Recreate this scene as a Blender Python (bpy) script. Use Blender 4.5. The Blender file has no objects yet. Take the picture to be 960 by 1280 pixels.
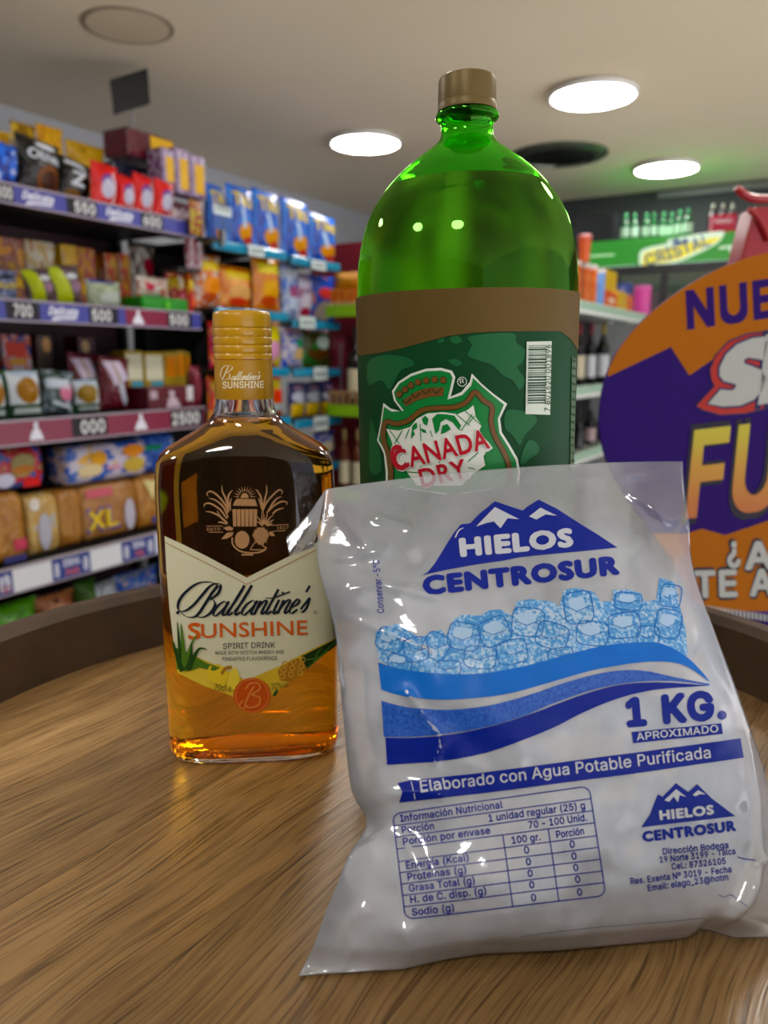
import bpy, bmesh, math, random
import numpy as np
from math import sin, cos, tan, pi, radians, atan2, sqrt, exp, floor
from mathutils import Vector, Matrix, noise
from mathutils.bvhtree import BVHTree
from mathutils.geometry import tessellate_polygon, delaunay_2d_cdt

SC = bpy.context.scene
COL = SC.collection
random.seed(7)

# ---------------------------------------------------------------- camera, world, exposure
F = 960.0                       # focal length in pixels of the 960 px wide frame
PITCH = radians(11.2)           # the phone looks slightly down
CZ = 1.30                       # eye height
ZT = CZ - 0.2526                # height of the barrel head
CEIL = CZ + 1.00                # ceiling height
cam_data = bpy.data.cameras.new('camera')
cam = bpy.data.objects.new('camera', cam_data)
COL.objects.link(cam)
cam.location = (0, 0, CZ)
cam.rotation_euler = (radians(90) - PITCH, 0, 0)
cam_data.sensor_fit = 'HORIZONTAL'
cam_data.sensor_width = 36.0
cam_data.lens = 36.0 * F / 960.0
cam_data.clip_start = 0.01
cam_data.dof.use_dof = True
cam_data.dof.focus_distance = 0.40
cam_data.dof.aperture_fstop = 10.5
SC.camera = cam

WORLD = bpy.data.worlds.new('world')
SC.world = WORLD
WORLD.use_nodes = True
# open shop front at right: dull sky, brightness added below to light the ceiling
_nt = WORLD.node_tree; _bg = _nt.nodes['Background']
_tc = _nt.nodes.new('ShaderNodeTexCoord'); _sx = _nt.nodes.new('ShaderNodeSeparateXYZ'); _rp = _nt.nodes.new('ShaderNodeValToRGB')
_mr = _nt.nodes.new('ShaderNodeMapRange'); _mr.inputs[1].default_value = -1.0; _mr.inputs[2].default_value = 1.0
_rp.color_ramp.elements[0].position = 0.47; _rp.color_ramp.elements[0].color = (1.0, 0.98, 1.0, 1)
_rp.color_ramp.elements[1].position = 0.53; _rp.color_ramp.elements[1].color = (0.22, 0.25, 0.30, 1)
_nt.links.new(_tc.outputs['Generated'], _sx.inputs[0]); _nt.links.new(_sx.outputs['Z'], _mr.inputs[0]); _nt.links.new(_mr.outputs[0], _rp.inputs[0]); _nt.links.new(_rp.outputs[0], _bg.inputs[0])
_bg.inputs[1].default_value = 2.6
LAMP_POWER = 36.0               # emission of every ceiling lamp's diffuser
SC.view_settings.view_transform = 'Standard'
SC.view_settings.look = 'None'
SC.view_settings.gamma = 1.0
SC.view_settings.exposure = 0.12
SC.view_settings.use_curve_mapping = False
cy = SC.cycles
cy.use_denoising = True
cy.max_bounces = 20
cy.transmission_bounces = 18
cy.transparent_max_bounces = 16
cy.diffuse_bounces = 4
cy.glossy_bounces = 6
cy.sample_clamp_indirect = 10.0
cy.blur_glossy = 0.4
cy.caustics_refractive = True
cy.caustics_reflective = False

# ---------------------------------------------------------------- geometry helpers
SP, CP = sin(PITCH), cos(PITCH)
EYE = Vector((0, 0, CZ))
def ray(px, py):
    x, y = px - 480.0, 640.0 - py
    return Vector((x, F * CP + y * SP, -F * SP + y * CP))
def on_z(px, py, z):
    r = ray(px, py); return EYE + r * ((z - CZ) / r.z)
def on_y(px, py, y):
    r = ray(px, py); return EYE + r * (y / r.y)
def on_plane(px, py, p, n):
    r = ray(px, py); return EYE + r * ((p - EYE).dot(n) / r.dot(n))
# the room is turned against the camera: AX runs along the left wall, AY into it
AZ = radians(30.9)
AX = Vector((sin(AZ), cos(AZ), 0)); AY = Vector((-cos(AZ), sin(AZ), 0))
ROT_WALL = radians(90) - AZ      # objects that face out of the left wall
ROT_BACK = -AZ                   # objects that face out of the back wall
def room(xr, yr, z):
    v = AX * xr + AY * yr; return Vector((v.x, v.y, z))
def wall_px(px, py, yr):         # -> (xr, z) on a plane parallel to the left wall
    r = ray(px, py); t = yr / r.dot(AY); p = r * t
    return p.dot(AX), CZ + p.z
def back_px(px, py, xr):         # -> (yr, z) on a plane parallel to the back wall
    r = ray(px, py); t = xr / r.dot(AX); p = r * t
    return p.dot(AY), CZ + p.z

def lin(c):
    return c / 12.92 if c <= 0.04045 else ((c + 0.055) / 1.055) ** 2.4
def hx(s):
    s = s.lstrip('#')
    return tuple(lin(int(s[i:i + 2], 16) / 255.0) for i in (0, 2, 4)) + (1.0,)

class MB:
    """collects polygons, then links them as one mesh object"""
    def __init__(self):
        self.v, self.f, self.m = [], [], []
        self.mi = 0
    def add(self, vs, fs):
        b = len(self.v)
        self.v.extend(tuple(x) for x in vs)
        for f in fs:
            self.f.append(tuple(b + i for i in f)); self.m.append(self.mi)
        return self
    def box(self, x0, x1, y0, y1, z0, z1):
        vs = [(x, y, z) for z in (z0, z1) for y in (y0, y1) for x in (x0, x1)]
        return self.add(vs, [(0, 2, 3, 1), (4, 5, 7, 6), (0, 1, 5, 4), (2, 6, 7, 3), (0, 4, 6, 2), (1, 3, 7, 5)])
    def lathe(self, prof, n=48, cx=0, cyy=0, caps=(True, True), close=False, a0=0.0, a1=2 * pi):
        full = abs(a1 - a0 - 2 * pi) < 1e-6
        cols = n if full else n + 1
        vs = []
        for r, z in prof:
            for i in range(cols):
                a = a0 + (a1 - a0) * i / n
                vs.append((cx + r * cos(a), cyy + r * sin(a), z))
        fs = []
        k = len(prof)
        rows = k if close else k - 1
        for j in range(rows):
            for i in range(n):
                i2 = (i + 1) % cols
                j2 = (j + 1) % k
                fs.append((j * cols + i, j * cols + i2, j2 * cols + i2, j2 * cols + i))
        if full and not close:
            if caps[0]: fs.append(tuple(range(cols - 1, -1, -1)))
            if caps[1]: fs.append(tuple((k - 1) * cols + i for i in range(cols)))
        return self.add(vs, fs)
    def tube(self, pts, r, n=10, caps=True):
        pts = [Vector(p) for p in pts]
        rs = r if isinstance(r, (list, tuple)) else [r] * len(pts)
        vs, fs = [], []
        up = Vector((0, 0, 1)) if abs((pts[-1] - pts[0]).normalized().z) < 0.9 else Vector((1, 0, 0))
        for i, p in enumerate(pts):
            d = (pts[min(i + 1, len(pts) - 1)] - pts[max(i - 1, 0)]).normalized()
            a = d.cross(up).normalized(); b = a.cross(d).normalized()
            for k in range(n):
                t = 2 * pi * k / n
                vs.append(p + (a * cos(t) + b * sin(t)) * rs[i])
        for i in range(len(pts) - 1):
            for k in range(n):
                k2 = (k + 1) % n
                fs.append((i * n + k, (i + 1) * n + k, (i + 1) * n + k2, i * n + k2))
        if caps:
            fs.append(tuple(range(n))); fs.append(tuple((len(pts) - 1) * n + k for k in range(n - 1, -1, -1)))
        return self.add(vs, fs)
    def prism(self, poly, y0, y1):
        """polygon in x,z extruded along y"""
        n = len(poly)
        vs = [(x, y0, z) for x, z in poly] + [(x, y1, z) for x, z in poly]
        fs = []
        tris = tessellate_polygon([[Vector((x, z, 0)) for x, z in poly]])
        for t in tris:
            fs.append(tuple(t)); fs.append(tuple(n + i for i in reversed(t)))
        for i in range(n):
            j = (i + 1) % n
            fs.append((i, j, n + j, n + i))
        return self.add(vs, fs)
    def loft(self, rings, caps=True):
        n = len(rings[0]); vs = [p for r in rings for p in r]; fs = []
        for j in range(len(rings) - 1):
            for i in range(n):
                k = (i + 1) % n
                fs.append((j * n + i, j * n + k, (j + 1) * n + k, (j + 1) * n + i))
        if caps:
            fs.append(tuple(range(n - 1, -1, -1))); fs.append(tuple((len(rings) - 1) * n + i for i in range(n)))
        return self.add(vs, fs)
    def build(self, name, mat, parent=None, loc=None, rz=0.0, smooth=True, angle=38, bevel=0.0, seg=2, world=False, fix=True):
        me = bpy.data.meshes.new(name)
        vs = self.v
        if world and parent is not None:
            root = parent
            while root.parent: root = root.parent
            inv = root.matrix_basis.inverted()
            vs = [inv @ Vector(p) for p in vs]
        me.from_pydata([tuple(p) for p in vs], [], self.f)
        mats = mat if isinstance(mat, (list, tuple)) else [mat]
        for m in mats: me.materials.append(m)
        if len(mats) > 1: me.polygons.foreach_set('material_index', self.m)
        me.update()
        if fix:
            bm = bmesh.new(); bm.from_mesh(me)
            bmesh.ops.recalc_face_normals(bm, faces=bm.faces)
            bm.to_mesh(me); bm.free()
        if smooth:
            me.shade_smooth()
            me.set_sharp_from_angle(angle=radians(angle))
        o = bpy.data.objects.new(name, me)
        COL.objects.link(o)
        if parent is not None: o.parent = parent
        if loc is not None: o.location = loc
        if rz: o.rotation_euler = (0, 0, rz)
        if bevel > 0:
            b = o.modifiers.new('bevel', 'BEVEL'); b.width = bevel; b.segments = seg; b.limit_method = 'ANGLE'; b.angle_limit = radians(40)
            b.harden_normals = False
        return o

def tag(o, label=None, cat=None, group=None, kind=None):
    if label: o['label'] = label
    if cat: o['category'] = cat
    if group: o['group'] = group
    if kind: o['kind'] = kind
    return o
def thing(name, label, cat, loc=(0, 0, 0), rz=0.0, group=None):
    o = bpy.data.objects.new(name, None)
    o.empty_display_size = 0.02
    COL.objects.link(o)
    o.location = loc; o.rotation_euler = (0, 0, rz)
    o.matrix_basis = Matrix.Translation(loc) @ Matrix.Rotation(rz, 4, 'Z')
    return tag(o, label, cat, group)
def copy_tree(o, parent=None):
    c = o.copy(); COL.objects.link(c)
    if parent is not None: c.parent = parent
    for ch in list(o.children): copy_tree(ch, c)
    return c

# ---------------------------------------------------------------- materials
MATS = {}
def pmat(name, col, rough=0.5, metal=0.0, spec=0.5, trans=0.0, ior=1.45, coat=0.0, sss=0.0, emit=None, estr=0.0):
    if name in MATS: return MATS[name]
    m = bpy.data.materials.new(name); m.use_nodes = True
    b = m.node_tree.nodes['Principled BSDF']
    c = hx(col) if isinstance(col, str) else tuple(col) + ((1.0,) if len(col) == 3 else ())
    b.inputs['Base Color'].default_value = c
    b.inputs['Roughness'].default_value = rough
    b.inputs['Metallic'].default_value = metal
    b.inputs['Specular IOR Level'].default_value = spec
    b.inputs['Transmission Weight'].default_value = trans
    b.inputs['IOR'].default_value = ior
    b.inputs['Coat Weight'].default_value = coat
    if emit:
        b.inputs['Emission Color'].default_value = hx(emit) if isinstance(emit, str) else tuple(emit) + (1.0,)
        b.inputs['Emission Strength'].default_value = estr
    m.diffuse_color = c
    MATS[name] = m
    return m
def N(nt, t, **kw):
    n = nt.nodes.new(t)
    for k, v in kw.items():
        if k.startswith('i_'):
            key = k[2:]
            n.inputs[int(key) if key.isdigit() else key.replace('_', ' ')].default_value = v
        else: setattr(n, k, v)
    return n
def ramp(nt, stops, interp='LINEAR'):
    r = nt.nodes.new('ShaderNodeValToRGB'); cr = r.color_ramp; cr.interpolation = interp
    while len(cr.elements) > 1: cr.elements.remove(cr.elements[0])
    cr.elements[0].position, cr.elements[0].color = stops[0][0], stops[0][1]
    for p, c in stops[1:]:
        e = cr.elements.new(p); e.color = c
    return r
def vivid(c, k=1.3):
    r = hx(c)[:3]; l = .2126 * r[0] + .7152 * r[1] + .0722 * r[2]
    return tuple(max(0.0, min(1.0, l + (x - l) * k)) for x in r) + (1.0,)
PACKN = [0]
def packmat(c1, c2=None, c3=None, rough=0.24, scale=4.2, split=(0.45, 0.62), stretch=(1, 1, 1)):
    """printed film or carton: up to three inks in irregular patches"""
    key = ('pack', c1, c2, c3, rough, scale, split, stretch)
    if key in MATS: return MATS[key]
    PACKN[0] += 1
    m = bpy.data.materials.new('printed_pack_%d' % PACKN[0]); m.use_nodes = True
    nt = m.node_tree; b = nt.nodes['Principled BSDF']
    b.inputs['Roughness'].default_value = rough
    c2 = c2 or c1; c3 = c3 or c2
    tc = N(nt, 'ShaderNodeTexCoord')
    mp = N(nt, 'ShaderNodeMapping')
    mp.inputs['Location'].default_value = (PACKN[0] * 3.17 % 11, PACKN[0] * 1.31 % 7, PACKN[0] * 2.23 % 5)
    mp.inputs['Scale'].default_value = stretch
    nz = N(nt, 'ShaderNodeTexNoise', i_Scale=scale, i_Detail=1.5)
    nt.links.new(tc.outputs['Generated'], mp.inputs[0]); nt.links.new(mp.outputs[0], nz.inputs['Vector'])
    r = ramp(nt, [(0.0, vivid(c1)), (split[0], vivid(c2)), (split[1], vivid(c3))], 'CONSTANT')
    nt.links.new(nz.outputs['Fac'], r.inputs[0]); nt.links.new(r.outputs[0], b.inputs['Base Color'])
    n2 = N(nt, 'ShaderNodeTexNoise', i_Scale=9.0, i_Detail=2.0); nt.links.new(mp.outputs[0], n2.inputs['Vector'])
    bp = N(nt, 'ShaderNodeBump', i_Strength=0.8, i_Distance=0.008); nt.links.new(n2.outputs['Fac'], bp.inputs['Height']); nt.links.new(bp.outputs[0], b.inputs['Normal'])
    MATS[key] = m
    return m
def ink(name, col, rough=0.35):
    return pmat('ink_' + name, col, rough, spec=0.25)

# ---------------------------------------------------------------- lettering and printed marks
def load_font():
    try:
        import os
        d = bpy.utils.system_resource('DATAFILES', path='fonts')
        return bpy.data.fonts.load(os.path.join(d, 'Inter.woff2'))
    except Exception:
        return None
FONT_SANS = load_font()
TXT = {}
def union2d(v, f):
    """overlapping flat polygons become one sheet without doubled faces"""
    ff, tris = [], []
    for t in f:
        a = sum(v[t[i]][0] * v[t[(i + 1) % len(t)]][1] - v[t[(i + 1) % len(t)]][0] * v[t[i]][1] for i in range(len(t)))
        if abs(a) > 1e-7:
            q = list(t) if a > 0 else list(reversed(t)); ff.append(q)
            for i in range(1, len(q) - 1): tris.append([v[q[0]], v[q[i]], v[q[i + 1]]])
    sc = max(1e-6, max(p[0] for p in v) - min(p[0] for p in v))
    r = delaunay_2d_cdt([Vector(p) for p in v], [], ff, 1, sc * 1e-5)
    P = np.array([(p.x, p.y) for p in r[0]]); FA = [tuple(q) for q in r[2]]
    C = np.array([P[list(q)].mean(axis=0) for q in FA]); T = np.array(tris)
    keep = np.zeros(len(C), bool)
    a, b, c = T[:, 0], T[:, 1], T[:, 2]
    cr = lambda o, d, p: (d[:, 0] - o[:, 0]) * (p[:, 1:2] - o[:, 1]) - (d[:, 1] - o[:, 1]) * (p[:, 0:1] - o[:, 0])
    for k in range(0, len(C), 2000):
        p = C[k:k + 2000]
        u, w, z = cr(a, b, p), cr(b, c, p), cr(c, a, p)
        keep[k:k + 2000] = (((u >= 0) & (w >= 0) & (z >= 0)) | ((u <= 0) & (w <= 0) & (z <= 0))).any(axis=1)
    bm = bmesh.new()
    bv = [bm.verts.new((p[0], p[1], 0)) for p in P]
    for q, kq in zip(FA, keep):
        if kq: bm.faces.new([bv[i] for i in q])
    bmesh.ops.delete(bm, geom=[x for x in bm.verts if not x.link_faces], context='VERTS')
    bmesh.ops.dissolve_limit(bm, angle_limit=radians(4), verts=bm.verts[:], edges=bm.edges[:])
    bmesh.ops.triangulate(bm, faces=bm.faces[:])
    bm.verts.index_update()
    out = [(p.co.x, p.co.y) for p in bm.verts], [tuple(x.index for x in q.verts) for q in bm.faces]
    bm.free()
    return out
def raw_text(t, sans):
    """outline loops of a piece of text"""
    c = bpy.data.curves.new('t', 'FONT'); c.body = t; c.resolution_u = 3; c.fill_mode = 'NONE'
    if sans and FONT_SANS: c.font = FONT_SANS
    o = bpy.data.objects.new('t', c); COL.objects.link(o)
    bpy.context.view_layer.update()
    me = bpy.data.meshes.new_from_object(o.evaluated_get(bpy.context.evaluated_depsgraph_get()))
    v = [(p.co.x, p.co.y) for p in me.vertices]
    nb = {}
    for e in me.edges:
        a, b = e.vertices; nb.setdefault(a, []).append(b); nb.setdefault(b, []).append(a)
    bpy.data.objects.remove(o); bpy.data.curves.remove(c); bpy.data.meshes.remove(me)
    loops, seen = [], set()
    for s in sorted(nb):
        if s in seen: continue
        L, prev, cur = [], None, s
        nxt = s + 1 if s + 1 in nb[s] else nb[s][0]
        while cur not in seen:
            seen.add(cur); L.append(v[cur])
            cand = [q for q in nb[cur] if q != prev and q not in seen]
            if prev is None: cand = [nxt]
            if not cand: break
            prev, cur = cur, cand[0]
        if len(L) > 2: loops.append(L)
    return loops
def fill_loops(groups):
    """fill outlines by winding number; the groups are united"""
    V, E = [], []
    for loops in groups:
        for L in loops:
            b = len(V); n = len(L); V += L; E += [(b + i, b + (i + 1) % n) for i in range(n)]
    r = delaunay_2d_cdt([Vector(p) for p in V], E, [], 0, 1e-5)
    P = np.array([(p.x, p.y) for p in r[0]]); FA = [tuple(q) for q in r[2]]
    C = np.array([P[list(q)].mean(axis=0) for q in FA])
    keep = np.zeros(len(C), bool)
    for loops in groups:
        w = np.zeros(len(C), int)
        for L in loops:
            A = np.array(L); B = np.roll(A, -1, axis=0)
            for (x0, y0), (x1, y1) in zip(A, B):
                if y0 == y1: continue
                m = (C[:, 1] >= min(y0, y1)) & (C[:, 1] < max(y0, y1))
                xi = x0 + (C[:, 1] - y0) * (x1 - x0) / (y1 - y0)
                w += np.where(m & (xi > C[:, 0]), 1 if y1 > y0 else -1, 0)
        keep |= w != 0
    bm = bmesh.new()
    bv = [bm.verts.new((p[0], p[1], 0)) for p in P]
    for q, kq in zip(FA, keep):
        if kq: bm.faces.new([bv[i] for i in q])
    bmesh.ops.delete(bm, geom=[x for x in bm.verts if not x.link_faces], context='VERTS')
    bmesh.ops.dissolve_limit(bm, angle_limit=radians(4), verts=bm.verts[:], edges=bm.edges[:])
    bmesh.ops.triangulate(bm, faces=bm.faces[:])
    bm.verts.index_update()
    out = [(p.co.x, p.co.y) for p in bm.verts], [tuple(x.index for x in q.verts) for q in bm.faces]
    bm.free()
    return out
def glyph(ch, bold, sans):
    """one letter as (verts, faces, advance), capitals 1 high"""
    key = ('g', ch, bold, sans)
    if key in TXT: return TXT[key]
    hk = ('H', sans)
    mx = lambda Ls: max(p[0] for L in Ls for p in L)
    if hk not in TXT:
        L1 = raw_text('H', sans)
        TXT[hk] = (min(p[1] for L in L1 for p in L), max(p[1] for L in L1 for p in L), mx(raw_text('HH', sans)))
    b0, b1, whh = TXT[hk]; k = 1.0 / (b1 - b0)
    ak = ('a', ch, sans)
    if ak not in TXT: TXT[ak] = (mx(raw_text('H' + ch + 'H', sans)) - whh) * k
    if ch == ' ': TXT[key] = ([], [], TXT[ak]); return TXT[key]
    loops = [[(x * k, (y - b0) * k) for x, y in L] for L in raw_text(ch, sans)]
    groups = [loops]
    if bold < 0:                 # square pen
        groups = [[[(x + bold * a, y + bold * b) for x, y in L] for L in loops] for a, b in ((1, 1), (1, -1), (-1, 1), (-1, -1), (0, 0))]
    elif bold > 0.008:
        groups = [[[(x + bold * cos(2 * pi * q / 8), y + bold * sin(2 * pi * q / 8)) for x, y in L] for L in loops] for q in range(8)]
    v, f = fill_loops(groups)
    TXT[key] = (v, f, TXT[ak])
    return TXT[key]
def text2d(s, bold=0.0, sans=True, space=1.0):
    """flat text as (verts, faces, width); capitals are 1 high, x starts at 0"""
    V, Fc, x = [], [], 0.0
    for ch in s:
        v, f, adv = glyph(ch, bold, sans)
        b = len(V)
        V += [(x + p[0], p[1]) for p in v]; Fc += [tuple(b + i for i in q) for q in f]
        x += adv * space + abs(bold)
    x0 = min(p[0] for p in V)
    V = [(p[0] - x0, p[1]) for p in V]
    return V, Fc, max(p[0] for p in V)
def slice2d(v, f, cell):
    """cut flat polygons along a grid so that they can follow a curved surface"""
    bm = bmesh.new()
    bv = [bm.verts.new((x, y, 0)) for x, y in v]
    for t in f:
        try: bm.faces.new([bv[i] for i in t])
        except ValueError: pass
    bmesh.ops.triangulate(bm, faces=[x for x in bm.faces if len(x.verts) > 4])
    xs = [p[0] for p in v]; ys = [p[1] for p in v]
    for ax, lo, hi in ((0, min(xs), max(xs)), (1, min(ys), max(ys))):
        k = math.ceil(lo / cell) 
        while k * cell < hi - 1e-6:
            co = (k * cell, 0, 0) if ax == 0 else (0, k * cell, 0)
            no = (1, 0, 0) if ax == 0 else (0, 1, 0)
            bmesh.ops.bisect_plane(bm, geom=bm.verts[:] + bm.edges[:] + bm.faces[:], plane_co=co, plane_no=no, dist=1e-5)
            k += 1
    bm.verts.index_update()
    ov = [(p.co.x, p.co.y) for p in bm.verts]; of = [tuple(q.index for q in p.verts) for p in bm.faces]
    bm.free()
    return ov, of
def text_px(s, p0, p1, h, bold=0.02, sans=True, shear=0.0, space=1.0, up=None, quad=None):
    """text whose baseline runs from pixel p0 to pixel p1, capitals h pixels high"""
    v, f, w = text2d(s, bold, sans, space)
    dx, dy = (p1[0] - p0[0]) / w, (p1[1] - p0[1]) / w
    L = sqrt(dx * dx + dy * dy)
    nx, ny = (dy / L, -dx / L) if up is None else up
    out = []
    for x, y in v:
        xx = x + shear * y * (h / L if L else 1) * 1.0
        out.append((p0[0] + dx * xx + nx * h * y, p0[1] + dy * xx + ny * h * y))
    return out, f
def catmull(pts, n=6, closed=False):
    out = []
    k = len(pts)
    rng = range(k if closed else k - 1)
    for i in rng:
        if closed: p0, p1, p2, p3 = pts[(i - 1) % k], pts[i], pts[(i + 1) % k], pts[(i + 2) % k]
        else: p0, p1, p2, p3 = pts[max(i - 1, 0)], pts[i], pts[i + 1], pts[min(i + 2, k - 1)]
        for j in range(n):
            t = j / n
            out.append(tuple(0.5 * ((2 * b) + (-a + c) * t + (2 * a - 5 * b + 4 * c - d) * t * t + (-a + 3 * b - 3 * c + d) * t ** 3)
                             for a, b, c, d in zip(p0, p1, p2, p3)))
    if not closed: out.append(tuple(pts[-1]))
    return out
def stroke(pts, w, n=6, taper=False, smooth=True, pen=None):
    """ribbon along a line; pen=(thin, thick, dx, dy): broad-nib width by direction"""
    p = catmull(pts, n) if smooth and len(pts) > 2 else list(pts)
    v, f = [], []
    for i, a in enumerate(p):
        q, r = p[max(i - 1, 0)], p[min(i + 1, len(p) - 1)]
        dx, dy = r[0] - q[0], r[1] - q[1]; L = sqrt(dx * dx + dy * dy) or 1
        dx, dy = dx / L, dy / L
        ww = w
        if pen: ww = pen[0] + (pen[1] - pen[0]) * max(0.0, abs(dx * pen[2] + dy * pen[3])) ** 2.2
        t = i / (len(p) - 1)
        if taper: ww *= (0.25 + 0.75 * sin(pi * min(1, t * 0.75 + 0.25))) if taper == 1 else (1 - 0.85 * t)
        v += [(a[0] - dy * ww / 2, a[1] + dx * ww / 2), (a[0] + dy * ww / 2, a[1] - dx * ww / 2)]
        if i: f.append((2 * i - 2, 2 * i - 1, 2 * i + 1, 2 * i))
    return v, f
def ellipse(cx, cyy, rx, ry=None, n=24, rot=0.0):
    ry = rx if ry is None else ry
    return [(cx + rx * cos(t) * cos(rot) - ry * sin(t) * sin(rot), cyy + rx * cos(t) * sin(rot) + ry * sin(t) * cos(rot)) for t in (2 * pi * i / n for i in range(n))]
def poly(pts):
    return list(pts), [tuple(t) for t in tessellate_polygon([[Vector((x, y, 0)) for x, y in pts]])]
def ringpoly(cx, cyy, r, w, n=32):
    v = ellipse(cx, cyy, r + w / 2, None, n) + ellipse(cx, cyy, r - w / 2, None, n)
    return v, [(i, (i + 1) % n, n + (i + 1) % n, n + i) for i in range(n)]
def merge(*parts):
    v, f = [], []
    for pv, pf in parts:
        b = len(v); v += pv; f += [tuple(b + i for i in t) for t in pf]
    return union2d(v, f)

class Skin:
    """a surface that printed marks are laid onto from the pixels where they appear"""
    def __init__(self, verts, faces, mid):
        self.bvh = BVHTree.FromPolygons([Vector(p) for p in verts], faces)
        self.mid = mid
    def hit(self, px, py, eps):
        for k in range(40):
            q = k * 0.02
            x = px + (self.mid[0] - px) * q * q; y = py + (self.mid[1] - py) * q * q
            d = ray(x, y).normalized()
            loc, no, idx, dist = self.bvh.ray_cast(EYE, d)
            if loc is not None:
                if no.dot(d) > 0: no = -no
                return loc + no * eps
        return EYE + ray(px, py).normalized() * 0.4
    def put(self, name, shape, mat, parent, layer=1, cell=7.0, label=None, base=0.00018):
        v, f = shape
        if cell: v, f = slice2d(v, f, cell)
        mb = MB(); mb.add([self.hit(x, y, base * layer) for x, y in v], f)
        o = mb.build(name, mat, parent, world=True, smooth=True, angle=180, fix=False)
        if label: o['label'] = label
        return o
def flat_mark(name, shape, mat, parent, y=-0.0006, x0=0.0, z0=0.0, k=1.0):
    """marks on a flat front: shape in local x,z"""
    v, f = shape
    mb = MB(); mb.add([(x0 + x * k, y, z0 + z * k) for x, z in v], f)
    return mb.build(name, mat, parent, smooth=False, fix=False)
def text_box(s, x0, x1, z0, h, bold=0.02, sans=True, shear=0.0):
    v, f, w = text2d(s, bold, sans)
    k = (x1 - x0) / w
    return [(x0 + x * k + shear * y * h, z0 + y * h) for x, y in v], f
# ---------------------------------------------------------------- surface materials of the room, barrel
def mat_noise(name, c1, c2, scale=6.0, rough=0.6, bump=0.0, detail=5.0, spec=0.4):
    if name in MATS: return MATS[name]
    m = bpy.data.materials.new(name); m.use_nodes = True; nt = m.node_tree; b = nt.nodes['Principled BSDF']
    tc = N(nt, 'ShaderNodeTexCoord'); nz = N(nt, 'ShaderNodeTexNoise', i_Scale=scale, i_Detail=detail)
    nt.links.new(tc.outputs['Object'], nz.inputs['Vector'])
    r = ramp(nt, [(0.3, hx(c1)), (0.7, hx(c2))]); nt.links.new(nz.outputs['Fac'], r.inputs[0])
    nt.links.new(r.outputs[0], b.inputs['Base Color'])
    b.inputs['Roughness'].default_value = rough; b.inputs['Specular IOR Level'].default_value = spec
    if bump:
        bp = N(nt, 'ShaderNodeBump', i_Strength=bump, i_Distance=0.002)
        nt.links.new(nz.outputs['Fac'], bp.inputs['Height']); nt.links.new(bp.outputs[0], b.inputs['Normal'])
    MATS[name] = m
    return m
def mat_tiles(name, c1, c2, size=0.45):
    m = bpy.data.materials.new(name); m.use_nodes = True; nt = m.node_tree; b = nt.nodes['Principled BSDF']
    tc = N(nt, 'ShaderNodeTexCoord'); br = N(nt, 'ShaderNodeTexBrick', offset=0.0, i_Scale=1.0)
    br.inputs['Color1'].default_value = hx(c1); br.inputs['Color2'].default_value = hx(c2); br.inputs['Mortar'].default_value = hx('#57524b')
    br.inputs['Mortar Size'].default_value = 0.004; br.inputs['Brick Width'].default_value = size; br.inputs['Row Height'].default_value = size
    nt.links.new(tc.outputs['Object'], br.inputs['Vector']); nt.links.new(br.outputs['Color'], b.inputs['Base Color'])
    b.inputs['Roughness'].default_value = 0.35
    return m
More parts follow.
